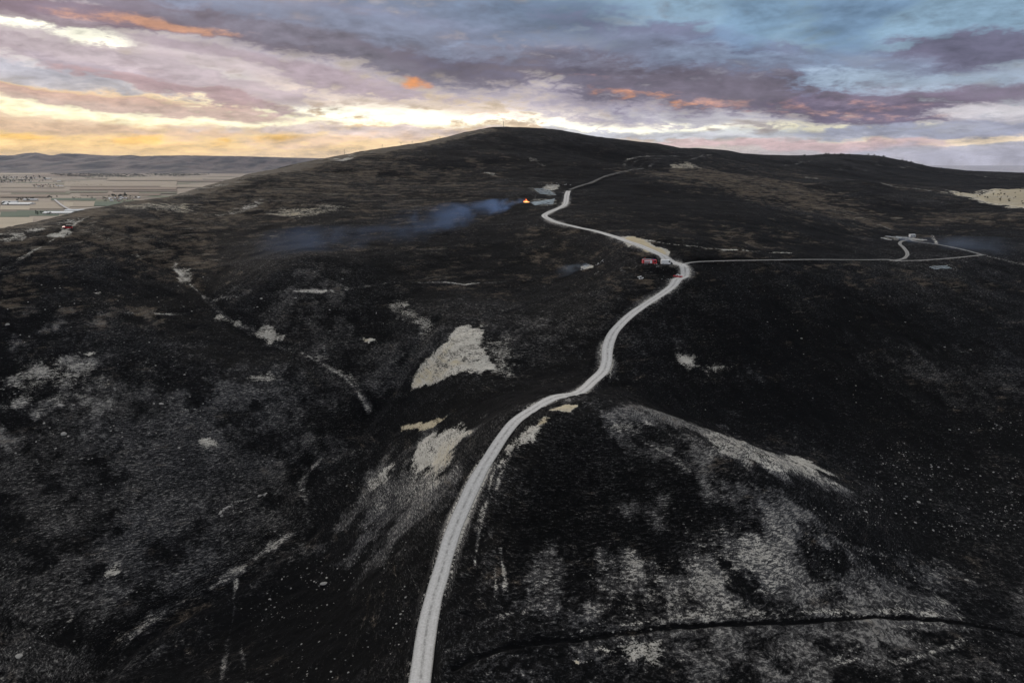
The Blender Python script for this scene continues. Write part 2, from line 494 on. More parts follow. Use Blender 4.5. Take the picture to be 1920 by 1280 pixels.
def smooth_line(p, step=2.0):
    """Catmull-Rom through world points, evenly resampled"""
    p = np.asarray(p, float)
    q = np.vstack([2 * p[0] - p[1], p, 2 * p[-1] - p[-2]])
    out = []
    for i in range(1, len(q) - 2):
        for s in np.linspace(0, 1, 12, endpoint=False):
            a, b, c, d = q[i - 1], q[i], q[i + 1], q[i + 2]
            out.append(0.5 * (2 * b + (c - a) * s + (2 * a - 5 * b + 4 * c - d) * s * s + (3 * b - a - 3 * c + d) * s ** 3))
    out = np.array(out + [p[-1]])
    L = np.concatenate([[0], np.cumsum(np.linalg.norm(np.diff(out[:, :2], axis=0), axis=1))])
    n = max(3, int(L[-1] / step))
    s = np.linspace(0, L[-1], n)
    return np.stack([np.interp(s, L, out[:, k]) for k in range(out.shape[1])], 1)


def box_sel(x0, x1, y0, y1):
    i0, i1 = np.searchsorted(VA, math.log(max(y0, 33))) , np.searchsorted(VA, math.log(max(y1, 34)))
    return slice(max(i0 - 1, 0), min(i1 + 2, len(VA)))


def line_dist(line, pad):
    """(rows, mask, distance, index) of the grid near a polyline"""
    rows = box_sel(0, 0, line[:, 1].min() - pad, line[:, 1].max() + pad)
    X, Y = GX[rows], GY[rows]
    m = (X > line[:, 0].min() - pad) & (X < line[:, 0].max() + pad)
    xs, ys = X[m], Y[m]
    d = np.full(xs.shape, 1e9)
    idx = np.zeros(xs.shape)
    for k in range(len(line) - 1):
        a, b = line[k, :2], line[k + 1, :2]
        ab = b - a
        L2 = (ab ** 2).sum() + 1e-9
        near = (xs > min(a[0], b[0]) - pad) & (xs < max(a[0], b[0]) + pad) & (ys > min(a[1], b[1]) - pad) & (ys < max(a[1], b[1]) + pad)
        if not near.any():
            continue
        xx, yy = xs[near], ys[near]
        s = np.clip(((xx - a[0]) * ab[0] + (yy - a[1]) * ab[1]) / L2, 0, 1)
        q = np.hypot(xx - a[0] - s * ab[0], yy - a[1] - s * ab[1])
        ni = np.nonzero(near)[0]
        up = q < d[ni]
        d[ni[up]] = q[up]
        idx[ni[up]] = k + s[up]
    return rows, m, d, idx


# ---- roads and tracks: pixel centre lines dropped on the hillside
ROAD_PX = [(786, 1300), (797, 1200), (811, 1130), (826, 1080), (847, 1010), (870, 950), (895, 895), (921, 850), (945, 812), (968, 783), (1000, 762), (1040, 746), (1085, 732), (1113, 717),
           (1131, 700), (1138, 680), (1139, 660), (1143, 640), (1156, 615), (1182, 590), (1217, 566), (1250, 545), (1274, 526), (1285, 510), (1281, 499), (1265, 489), (1236, 475),
           (1200, 461), (1165, 448), (1120, 435), (1080, 426), (1050, 419), (1030, 412), (1021, 405), (1031, 398), (1050, 390), (1060, 383), (1062, 372), (1064, 363), (1066, 358)]
road_line = smooth_line(hits(ROAD_PX), 1.0)
SIDE_PX = [(1281, 497), (1292, 492), (1310, 490), (1350, 489), (1420, 488), (1500, 487), (1580, 487), (1650, 488), (1682, 488.5)]
side_line = smooth_line(hits(SIDE_PX), 2)
LOOP_PX = [(1672, 488.5), (1690, 487), (1699, 482), (1701, 474), (1694, 465), (1687, 458), (1690, 453), (1702, 451.5), (1720, 454), (1750, 458), (1790, 465), (1838, 477), (1842, 478.5), (1820, 481), (1790, 484), (1740, 488), (1700, 489.5), (1676, 489)]
loop_line = smooth_line(hits(LOOP_PX), 2)
UP_PX = [(1067, 357), (1080, 353), (1110, 343), (1135, 332), (1160, 325), (1182, 320.5), (1206, 317.5)]
up_line = smooth_line(hits(UP_PX), 3)
LEFT_PX = [(-40, 530), (0, 508), (30, 490), (60, 472), (90, 455), (112, 440), (127, 429), (150, 414), (166, 404)]
left_line = smooth_line(hits(LEFT_PX), 2)
SPUR_PX = [(1188, 448), (1230, 453), (1280, 460), (1340, 466), (1400, 470), (1480, 474)]
spur_line = smooth_line(hits(SPUR_PX), 3)
PULL_PX = [(1286, 503), (1272, 498), (1255, 497), (1240, 497.5), (1225, 496)]
pull_line = smooth_line(hits(PULL_PX), 1.5)


def zsmooth(line, n):
    z = line[:, 2].copy()
    for _ in range(3):
        z = np.convolve(np.pad(z, n, 'edge'), np.ones(2 * n + 1) / (2 * n + 1), 'valid')
    line[:, 2] = z


for ln, w, n in ((road_line, 5.4, 10), (side_line, 3.4, 6), (loop_line, 3.0, 5), (up_line, 4.0, 4), (left_line, 3.2, 4), (pull_line, 3.2, 3)):
    zsmooth(ln, n)
    rows, m, d, idx = line_dist(ln, w)
    zz = Z[rows]
    f = sstep(d, w * 0.95, w * 0.5) * (1 if ln is not up_line else 0.7)
    zz[m] = zz[m] * (1 - f) + np.interp(idx, np.arange(len(ln)), ln[:, 2]) * f
# level standing ground under the vehicles
for px_, py_ in ((1217, 496.5), (1250, 496.5), (1271, 520)):
    a_ = hits([(px_, py_)])[0]
    q_ = np.hypot(GX - a_[0], GY - a_[1])
    f_ = sstep(q_, 11, 5.5)
    Z = Z * (1 - f_) + a_[2] * f_
# gully floor and the ditch in the right foreground are cut into the slope
GULLY_PX = [(322, 498), (345, 520), (380, 555), (430, 600), (480, 625), (540, 655), (600, 680), (650, 710), (690, 768), (650, 815), (610, 850), (566, 905), (577, 950), (574, 985), (530, 1010), (480, 1045), (440, 1072), (370, 1112), (300, 1152), (230, 1205), (150, 1275)]
gully = smooth_line(hits(GULLY_PX), 3)
GULLY2_PX = [(815, 600), (800, 622), (775, 655), (750, 700), (720, 745), (690, 770)]
gully2 = smooth_line(hits(GULLY2_PX), 3)
DITCH_PX = [(850, 1252), (940, 1214), (1010, 1203), (1100, 1194), (1200, 1182), (1300, 1172), (1400, 1167), (1500, 1163), (1580, 1158), (1680, 1156), (1750, 1160), (1830, 1172), (1920, 1192)]
ditch = smooth_line(hits(DITCH_PX), 2)
for ln, w, dep in ((gully, 9.0, 2.0), (gully[len(gully) * 11 // 20:], 13.0, 1.8), (gully2, 7.0, 1.6), (ditch, 1.5, 0.6)):
    rows, m, d, idx = line_dist(ln, w)
    Z[rows][m] -= dep * sstep(d, w, w * 0.15)
    if ln is ditch:
        pass

# ------------------------------------------------------------------ what covers the ground: bare soil, straw, thin brown grass, stubble, stones
CH = {k: np.zeros(Z.shape, np.float32) for k in ('bare', 'straw', 'brown', 'grey', 'stone')}
edge_n = fbm(GX, GY, 9, 5, 77, 0.62)
edge_b = fbm(GX, GY, 28, 3, 87, 0.6)
edge_c = fbm(GX, GY, 75, 4, 97, 0.6)


def poly_stamp(ch, pxs, val, feather=4.0, add=False):
    wide = ch in ('grey', 'brown')
    if wide:
        feather *= 1.9
    P = hits(pxs)[:, :2]
    pad = feather * 2.2
    rows = box_sel(0, 0, P[:, 1].min() - pad, P[:, 1].max() + pad)
    X, Y = GX[rows], GY[rows]
    m = (X > P[:, 0].min() - pad) & (X < P[:, 0].max() + pad)
    xs, ys = X[m], Y[m]
    if xs.size == 0:
        return
    inside = np.zeros(xs.shape, bool)
    d = np.full(xs.shape, 1e9)
    n = len(P)
    for k in range(n):
        a, b = P[k], P[(k + 1) % n]
        cond = ((a[1] > ys) != (b[1] > ys))
        inside ^= cond & (xs < (b[0] - a[0]) * (ys - a[1]) / (b[1] - a[1] + 1e-12) + a[0])
        ab = b - a
        s = np.clip(((xs - a[0]) * ab[0] + (ys - a[1]) * ab[1]) / ((ab ** 2).sum() + 1e-9), 0, 1)
        d = np.minimum(d, np.hypot(xs - a[0] - s * ab[0], ys - a[1] - s * ab[1]))
    sd_ = np.where(inside, d, -d) + edge_n[rows][m] * (feather * 1.7 + 1.6) + edge_b[rows][m] * feather * 1.2 + (edge_c[rows][m] * feather * 0.45 if wide else 0)
    f = sstep(sd_, -feather, feather) * val
    C = CH[ch][rows]
    C[m] = C[m] + f if add else np.maximum(C[m], f)


def line_stamp(ch, pxs, val, width, feather=1.5, world=None):
    ln = world if world is not None else smooth_line(hits(pxs), 3)
    rows, m, d, idx = line_dist(ln, width / 2 + feather * 2)
    f = sstep(d + edge_n[rows][m] * (feather * 1.2 + 0.8), width / 2 + feather, width / 2 - feather * 0.3) * val
    f *= np.clip(0.86 + 0.9 * edge_b[rows][m] + 0.5 * edge_n[rows][m], 0.4, 1.12)
    C = CH[ch][rows]
    C[m] = np.maximum(C[m], f)


# grey mottling: how thin the char lies
CH['grey'] += 0.17 + 0.10 * np.clip(fbm(GX, GY, 90, 4, 61, 0.55), -0.5, 1)
for pxs, val, fe in [
    ([(0, 620), (300, 640), (560, 700), (640, 760), (560, 880), (560, 1000), (430, 1070), (200, 1200), (-60, 1290), (-60, 640)], 0.41, 18),
    ([(0, 660), (160, 645), (230, 700), (150, 765), (0, 790)], 0.74, 14),
    ([(1000, 1230), (1110, 1060), (1260, 950), (1450, 930), (1540, 1020), (1560, 1130), (1300, 1160), (1100, 1185)], 0.68, 14),
    ([(1080, 750), (1200, 760), (1320, 800), (1460, 850), (1560, 900), (1420, 900), (1280, 850), (1120, 800)], 0.62, 8),
    ([(820, 1260), (1000, 1210), (1300, 1180), (1500, 1175), (1560, 1290), (820, 1290)], 0.56, 8),
    ([(1500, 1050), (1700, 1080), (1920, 1120), (1920, 1190), (1700, 1150), (1520, 1150)], 0.52, 10),
    ([(1600, 1190), (1920, 1210), (1920, 1290), (1500, 1290)], 0.34, 8),
    ([(690, 900), (760, 850), (860, 830), (880, 880), (760, 1020), (620, 1060), (600, 1000)], 0.60, 8),
    ([(480, 560), (700, 560), (800, 640), (700, 740), (560, 660)], 0.38, 22),
    ([(900, 600), (1050, 570), (1080, 640), (950, 690)], 0.36, 12),
    ([(1180, 640), (1320, 640), (1400, 690), (1300, 720), (1200, 700)], 0.44, 10),
    ([(1700, 690), (1920, 670), (1920, 730), (1760, 720)], 0.40, 16),
    ([(820, 1040), (900, 1000), (1000, 830), (970, 800), (900, 900), (830, 1080)], 0.36, 4),
]:
    poly_stamp('grey', pxs, val, fe)
# convex spurs paler, hollows darker: relief shading put into the ground colour
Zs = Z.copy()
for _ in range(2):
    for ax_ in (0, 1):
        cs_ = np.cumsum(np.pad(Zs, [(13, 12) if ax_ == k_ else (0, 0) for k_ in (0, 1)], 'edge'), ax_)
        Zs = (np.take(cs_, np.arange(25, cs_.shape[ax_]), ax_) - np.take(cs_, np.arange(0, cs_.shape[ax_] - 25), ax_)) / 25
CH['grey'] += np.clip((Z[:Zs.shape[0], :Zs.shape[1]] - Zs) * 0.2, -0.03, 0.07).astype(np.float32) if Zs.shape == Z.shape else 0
# char that burnt hottest stays black
for pxs, val, fe in [
    ([(1300, 500), (1920, 560), (1920, 660), (1700, 780), (1300, 780), (1150, 740), (1180, 640)], -0.09, 25),
    ([(560, 1000), (700, 980), (800, 1010), (780, 1290), (480, 1290), (440, 1100)], -0.08, 12),
    ([(940, 850), (1050, 860), (1120, 1000), (1000, 1100), (880, 1120)], -0.08, 10),
    ([(1080, 340), (1280, 350), (1480, 402), (1640, 442), (1640, 478), (1300, 482), (1080, 405)], -0.11, 14),
    ([(950, 262), (1250, 285), (1280, 320), (1100, 340), (980, 330)], -0.09, 25),
]:
    poly_stamp('grey', pxs, val, fe, add=True)
# thin brown grass on the upper slopes
for pxs, val, fe in [
    ([(-30, 445), (200, 400), (400, 350), (620, 300), (760, 275), (800, 330), (600, 400), (400, 470), (150, 540), (-30, 560)], 0.58, 30),
    ([(640, 330), (900, 300), (960, 360), (900, 400), (740, 420), (620, 400)], 0.46, 40),
    ([(900, 250), (1080, 262), (1150, 300), (1000, 320), (900, 300)], 0.14, 50),
    ([(1180, 318), (1330, 312), (1520, 345), (1650, 400), (1690, 436), (1600, 425), (1440, 382), (1290, 345)], 0.66, 24),
    ([(1690, 425), (1760, 400), (1920, 395), (1920, 425), (1800, 418)], 0.55, 22),
    ([(1030, 400), (1130, 400), (1300, 410), (1420, 440), (1300, 455), (1150, 430)], 0.34, 25),
    ([(1330, 430), (1450, 430), (1460, 455), (1340, 458)], 0.5, 16),
    ([(1550, 505), (1700, 512), (1920, 545), (1920, 565), (1700, 530)], 0.48, 12),
    ([(1080, 445), (1200, 470), (1180, 520), (1040, 500), (980, 440)], 0.40, 18),
    ([(700, 440), (860, 470), (1000, 500), (980, 560), (760, 540)], 0.34, 25),
    ([(1330, 300), (1500, 320), (1780, 352), (1900, 385), (1700, 350), (1450, 330)], 0.40, 40),
]:
    poly_stamp('brown', pxs, val, fe)
# grass the fire passed by along the ridge
RIDGE = [(360, 360), (430, 340), (500, 323), (567, 308), (640, 294), (700, 284), (770, 274), (830, 262), (871, 252), (905, 245)]
line_stamp('brown', RIDGE, 1.3, 44, 18)
line_stamp('bare', RIDGE, 0.78, 34, 16)
poly_stamp('brown', [(1780, 361), (1850, 356), (1990, 350), (1990, 400), (1900, 388), (1840, 378)], 0.66, 10)
line_stamp('brown', [(0, 434), (100, 412), (200, 390), (300, 374), (360, 360)], 0.8, 20, 10)
for pxs, val, fe in [
    # central pale spur
    ([(769, 734), (786, 688), (842, 640), (866, 609), (905, 611), (906, 650), (924, 688), (905, 699), (873, 690), (850, 704), (812, 726)], 0.70, 2.2),
    ([(885, 612), (950, 640), (965, 680), (935, 705), (915, 700), (900, 650)], 0.40, 7),
    ([(762, 876), (790, 835), (835, 806), (880, 797), (858, 832), (838, 852), (822, 886), (800, 882)], 0.70, 3.0),
    ([(742, 797), (790, 794), (830, 787), (812, 797), (790, 803), (772, 803)], 0.72, 1.0),
    ([(697, 905), (740, 868), (738, 893), (702, 916)], 0.5, 3),
    ([(690, 930), (780, 880), (860, 830), (880, 850), (760, 960), (700, 990)], 0.37, 5),
    # knoll rim
    ([(1310, 818), (1360, 812), (1450, 848), (1500, 853), (1560, 893), (1528, 898), (1480, 884), (1400, 872), (1330, 842)], 0.46, 3.5),
    ([(1446, 848), (1500, 852), (1558, 893), (1512, 886)], 0.62, 2.0),
    ([(1140, 800), (1200, 792), (1240, 800), (1200, 812)], 0.48, 2.5),
    ([(1220, 672), (1300, 664), (1364, 688), (1340, 704), (1250, 690)], 0.60, 5),
    # gully banks
    ([(405, 590), (440, 600), (482, 620), (532, 630), (520, 638), (450, 618)], 0.60, 2.4),
    ([(330, 498), (352, 505), (356, 525), (340, 530)], 0.48, 2.5),
    ([(600, 672), (660, 695), (668, 712), (620, 690)], 0.42, 3.5),
    ([(725, 555), (750, 560), (812, 612), (796, 622), (752, 600)], 0.40, 6),
    ([(455, 705), (500, 698), (522, 708), (500, 717), (470, 716)], 0.42, 3),
    ([(683, 634), (700, 630), (718, 640), (700, 646)], 1.0, 1.0),
    ([(380, 825), (402, 820), (410, 832), (390, 836)], 0.5, 1.6),
    ([(155, 664), (175, 658), (186, 662), (165, 668)], 0.9, 0.8),
    # foreground right
    ([(1100, 1218), (1180, 1196), (1242, 1200), (1252, 1240), (1230, 1262), (1200, 1238), (1150, 1236)], 0.52, 2.5),
    ([(1068, 1236), (1080, 1238), (1096, 1248), (1082, 1247)], 0.95, 0.7),
    ([(1040, 1190), (1160, 1060), (1290, 960), (1460, 1000), (1500, 1080), (1400, 1150), (1200, 1175)], 0.37, 14),
    ([(1300, 1130), (1400, 1120), (1420, 1160), (1280, 1168)], 0.42, 6),
    ([(820, 1255), (960, 1208), (1060, 1196), (1060, 1215), (900, 1265)], 0.40, 3),
    ([(1740, 1100), (1850, 1150), (1900, 1185), (1860, 1180), (1760, 1130)], 0.40, 5),
    # left mottles
    ([(0, 672), (150, 650), (200, 700), (120, 758), (0, 772)], 0.375, 12),
    ([(160, 1080), (215, 1062), (225, 1075), (180, 1092)], 0.45, 2),
    ([(112, 1160), (140, 1148), (150, 1160), (125, 1172)], 0.42, 1.5),
    # verge patches beside the road
    ([(980, 800), (1020, 789), (1004, 812), (962, 850), (930, 882), (944, 842)], 0.62, 2),
    ([(1034, 768), (1060, 760), (1086, 757), (1060, 772)], 0.85, 1.2),
    # upper left scraps
    ([(500, 397), (600, 386), (652, 384), (640, 400), (562, 410)], 0.46, 7),
    ([(408, 404), (488, 372), (500, 376), (450, 400)], 0.45, 6),
    ([(188, 392), (282, 381), (372, 386), (350, 400), (258, 394)], 0.44, 6),
    ([(10, 440), (72, 428), (60, 436), (20, 450)], 0.58, 4),
    ([(104, 417), (146, 410), (140, 418), (110, 420)], 0.6, 3),
    ([(100, 441), (124, 430), (128, 434), (108, 442)], 0.8, 2),
    ([(172, 548), (215, 546), (212, 552), (180, 552)], 0.6, 1.6),
    ([(225, 477), (262, 474), (258, 480), (235, 481)], 0.5, 2.5),
    ([(900, 317), (924, 324), (928, 330), (910, 324)], 0.42, 3),
    ([(985, 290), (1024, 308), (1020, 312), (990, 298)], 0.36, 3),
    ([(610, 300), (668, 286), (664, 296), (640, 303)], 0.62, 5),
    # pull-out beside the road
    ([(1150, 442), (1190, 446), (1232, 462), (1270, 486), (1240, 480), (1180, 460)], 1.1, 1.2),
    # terraces and bare ground near the far track
    ([(1250, 308), (1300, 306), (1318, 316), (1262, 315)], 0.55, 8),
    # fenced plots by the fire
    ([(990, 352), (1004, 351), (1040, 358), (1046, 366), (1030, 369), (1005, 362), (992, 357)], 0.36, 1.6),
    ([(1016, 350), (1022, 347), (1046, 347), (1050, 352), (1034, 357), (1018, 355)], 0.62, 2),
    ([(986, 379), (1002, 372), (1042, 372), (1042, 383), (1020, 388), (1002, 386)], 0.36, 1.6),
    # yard of the farm on the right
    ([(1650, 445), (1668, 441), (1700, 444), (1740, 449), (1730, 452), (1690, 449), (1665, 450)], 0.44, 2.0),
    ([(1738, 501), (1755, 497), (1785, 498), (1794, 505), (1765, 506)], 0.30, 2.5),
    ([(1084, 500), (1100, 497), (1116, 497), (1114, 502), (1094, 504)], 0.75, 0.8),
    ([(1250, 497), (1292, 499), (1290, 512), (1262, 506)], 0.36, 3),
    # unburnt field beyond the right ridge
    ([(1780, 361), (1850, 356), (1990, 350), (1990, 400), (1900, 388), (1840, 378)], 1.1, 10),
]:
    poly_stamp('bare', pxs, val, fe)
for pxs, val, fe in [
    ([(769, 734), (784, 700), (835, 655), (880, 675), (840, 705), (812, 726)], 0.5, 6),
    ([(800, 880), (830, 840), (862, 815), (850, 845), (824, 886)], 0.34, 5),
    ([(742, 797), (830, 787), (800, 803), (772, 804)], 1.0, 1.0),
    ([(1034, 768), (1060, 760), (1086, 757), (1060, 772)], 0.7, 1.5), ([(1000, 795), (1022, 788), (1020, 793), (1004, 797)], 0.7, 1.2),
    ([(1168, 448), (1190, 446), (1228, 463), (1250, 476), (1215, 470)], 0.9, 2),
    ([(683, 634), (692, 631), (694, 638), (686, 638)], 0.8, 1), ([(1068, 1236), (1080, 1238), (1096, 1248), (1082, 1247)], 0.8, 0.7),
    ([(1780, 361), (1850, 356), (1990, 350), (1990, 400), (1900, 388), (1840, 378)], 0.70, 10),
    ([(500, 397), (600, 386), (652, 384), (640, 400), (562, 410)], 0.45, 6), ([(188, 392), (282, 381), (372, 386), (350, 400), (258, 394)], 0.4, 5),
    ([(1250, 308), (1300, 306), (1318, 316), (1262, 315)], 0.5, 8),
]:
    poly_stamp('straw', pxs, val, fe)
# worn lines: footpaths, gully beds, wheel marks, terrace edges
for pxs, val, w, fe in [
    (GULLY_PX[:9], 0.66, 1.2, 1.2), (GULLY_PX[10:15], 0.52, 0.9, 1.0), (GULLY_PX[14:20], 0.46, 1.2, 1.6),
    ([(443, 1088), (440, 1110), (438, 1150), (430, 1190), (420, 1240), (414, 1285)], 0.62, 0.35, 0.5),
    ([(455, 1185), (452, 1215), (458, 1245), (464, 1285)], 0.50, 0.3, 0.5),
    ([(185, 592), (270, 587), (380, 579)], 0.60, 0.9, 0.8), ([(400, 563), (500, 552), (620, 545), (760, 530), (960, 526)], 0.72, 0.9, 0.9),
    ([(640, 540), (760, 520), (900, 512)], 0.38, 0.8, 0.9),
    ([(1480, 1290), (1600, 1235), (1690, 1240), (1755, 1218), (1830, 1192), (1870, 1185)], 0.46, 0.5, 0.6),
    ([(1560, 1240), (1700, 1172), (1760, 1170), (1850, 1182)], 0.44, 0.5, 0.6), ([(1820, 1180), (1870, 1165), (1920, 1150)], 0.60, 0.6, 0.6),
    ([(1390, 890), (1440, 930), (1560, 1010), (1660, 1040)], 0.36, 1.0, 1.0),
    ([(1150, 800), (1185, 812), (1230, 840), (1290, 880)], 0.46, 1.4, 1.0),
    ([(1150, 690), (1152, 702), (1160, 712)], 0.45, 0.5, 0.6), ([(1145, 700), (1143, 712), (1142, 718)], 0.60, 0.6, 0.6),
    ([(940, 850), (925, 880), (915, 930), (900, 980), (890, 1060)], 0.46, 0.8, 0.8), ([(985, 812), (960, 840), (945, 870), (925, 930)], 0.40, 0.8, 0.8),
    ([(925, 1030), (928, 1080), (930, 1120)], 0.40, 0.3, 0.5), ([(938, 1030), (945, 1080), (948, 1120)], 0.40, 0.3, 0.5),
    ([(830, 1200), (900, 1170), (960, 1150), (1030, 1120)], 0.46, 1.0, 0.9), ([(850, 1205), (920, 1170), (1000, 1140)], 0.44, 0.4, 0.5),
    ([(1000, 1260), (1100, 1245), (1400, 1225), (1500, 1215)], 0.38, 0.4, 0.5),
    ([(1170, 310), (1175, 300), (1195, 295), (1240, 293), (1320, 294)], 0.50, 4, 3), ([(1185, 312), (1190, 304), (1205, 299), (1240, 297)], 0.46, 3, 3),
    ([(1200, 313), (1206, 306), (1222, 301)], 0.48, 3, 3), ([(1218, 313), (1224, 306), (1236, 301)], 0.5, 3, 3), ([(1290, 300), (1310, 294), (1335, 290)], 0.5, 3, 3),
    ([(1470, 310), (1500, 305), (1540, 302)], 0.42, 5, 4), ([(1560, 318), (1640, 322), (1700, 330)], 0.42, 5, 4), ([(1640, 310), (1720, 318), (1800, 330)], 0.38, 5, 5), ([(1700, 312), (1800, 326), (1920, 338)], 0.40, 5, 5),
    ([(1500, 330), (1600, 338), (1700, 352), (1780, 364), (1860, 380), (1920, 394)], 0.46, 5, 5), ([(1760, 362), (1820, 372), (1880, 386)], 0.52, 4, 4),
    ([(1500, 392), (1580, 410), (1640, 425), (1688, 436)], 0.42, 4, 4), ([(1650, 422), (1690, 436)], 0.5, 2.5, 2),
    ([(1745, 441), (1750, 449), (1755, 457)], 0.7, 0.6, 0.7), ([(1749, 441), (1756, 452), (1758, 457)], 0.7, 0.6, 0.7), ([(1840, 478), (1870, 484), (1930, 500)], 0.45, 1.6, 1.5),
    ([(1158, 492), (1165, 506), (1175, 510), (1195, 498), (1215, 496)], 0.42, 0.8, 0.7), ([(1158, 492), (1175, 498), (1182, 504)], 0.42, 0.6, 0.6),
    ([(1050, 362), (1060, 362)], 0.8, 1.2, 0.8), ([(1042, 381), (1060, 381)], 0.8, 1.0, 0.8), ([(1004, 364), (1003, 371)], 0.7, 0.8, 0.8),
    ([(850, 345), (960, 340), (1060, 342)], 0.25, 6, 6), ([(1000, 605), (1060, 640), (1080, 650)], 0.36, 1.0, 1),
]:
    line_stamp('bare', pxs, val * 0.85, w * 0.8, fe * 0.8)
    line_stamp('grey', pxs, min(1.0, val * 1.1), w + 0.2, fe)
for a_, b_ in ((0, 8), (11, 15), (14, 20)):
    line_stamp('grey', None, 0.60, 0.9, 1.8, world=smooth_line(hits(GULLY_PX[a_:b_]), 2))
    line_stamp('bare', None, 0.24, 0.6, 1.4, world=smooth_line(hits(GULLY_PX[a_:b_]), 2))
line_stamp('grey', None, 0.55, 2.0, 1.8, world=ditch + np.array([0.2, -2.4, 0]))
line_stamp('bare', None, 0.46, 1.4, 1.4, world=ditch + np.array([-0.2, 2.4, 0]))
line_stamp('grey', None, 0.5, 3.0, 2.4, world=ditch + np.array([-0.2, 2.8, 0]))
rows, m, d, idx = line_dist(ditch, 3.0)
for k in ('bare', 'grey'):
    C = CH[k][rows]
    C[m] = np.where(d < 0.75, np.minimum(C[m], -0.05), C[m])
# soft pale shoulders along the main road
rows, m, d, idx = line_dist(road_line, 7)
C = CH['bare'][rows]
C[m] = np.maximum(C[m], (0.46 + 0.5 * edge_b[rows][m]) * sstep(d, 4.6, 2.4))
C = CH['grey'][rows]
C[m] = np.maximum(C[m], (0.46 + 0.7 * edge_b[rows][m]) * sstep(d, 7.0, 3.0))
for ln, w in ((side_line, 1.2), (up_line, 1.2), (loop_line, 1.0), (pull_line, 1.8)):
    rows, m, d, idx = line_dist(ln, 5)
    C = CH['bare'][rows]
    C[m] = np.maximum(C[m], 0.42 * sstep(d, w + 1.4, w))
line_stamp('bare', None, 0.62, 1.2, 0.8, world=spur_line)
line_stamp('bare', None, 0.50, 1.2, 1.0, world=left_line)
# stony ground
for pxs, val, fe in [
    ([(1560, 880), (1700, 800), (1920, 760), (1920, 1000), (1800, 1010), (1600, 960)], 0.75, 14), ([(1300, 900), (1600, 950), (1800, 1080), (1500, 1100), (1250, 1000)], 0.55, 12),
    ([(560, 1040), (780, 960), (760, 1200), (640, 1290), (480, 1290), (480, 1120)], 0.75, 8), ([(0, 640), (300, 640), (420, 780), (350, 860), (0, 880)], 0.5, 14),
    ([(300, 850), (560, 820), (540, 1000), (250, 1060), (0, 1000), (0, 900)], 0.4, 14), ([(380, 480), (640, 480), (760, 620), (600, 680), (420, 560)], 0.45, 12),
    ([(0, 520), (380, 500), (420, 640), (0, 640)], 0.4, 14), ([(1300, 500), (1600, 530), (1600, 640), (1300, 640)], 0.4, 14), ([(1000, 1050), (1500, 1000), (1500, 1290), (900, 1290)], 0.4, 8),
]:
    poly_stamp('stone', pxs, val, fe)


# ------------------------------------------------------------------ materials
def mat(name):
    m = bpy.data.materials.new(name)
    m.use_nodes = True
    t = NT(m.node_tree)
    bs = t.add('ShaderNodeBsdfPrincipled')
    out = t.add('ShaderNodeOutputMaterial')
    t.l.new(bs.outputs[0], out.inputs[0])
    bs.inputs['Roughness'].default_value = 0.95
    bs.inputs['Specular IOR Level'].default_value = 0.1
    return m, t, bs


def simple(name, c, rough=0.7, spec=0.3, var=0.25, scale=3.0, metal=0.0, emit=None):
    m, t, bs = mat(name)
    n = t.noise(t.add('ShaderNodeTexCoord').outputs['Object'], scale, 5, 0.6)
    c2 = t.v('SCALE', c[:3], scale=t.m('MULTIPLY_ADD', t.m('SUBTRACT', n, 0.5), 2 * var, 1.0))
    t.put(bs.inputs['Base Color'], c2)
    bs.inputs['Roughness'].default_value = rough
    bs.inputs['Specular IOR Level'].default_value = spec
    bs.inputs['Metallic'].default_value = metal
    if emit:
        bs.inputs['Emission Color'].default_value = emit[0]
        bs.inputs['Emission Strength'].default_value = emit[1]
    return m


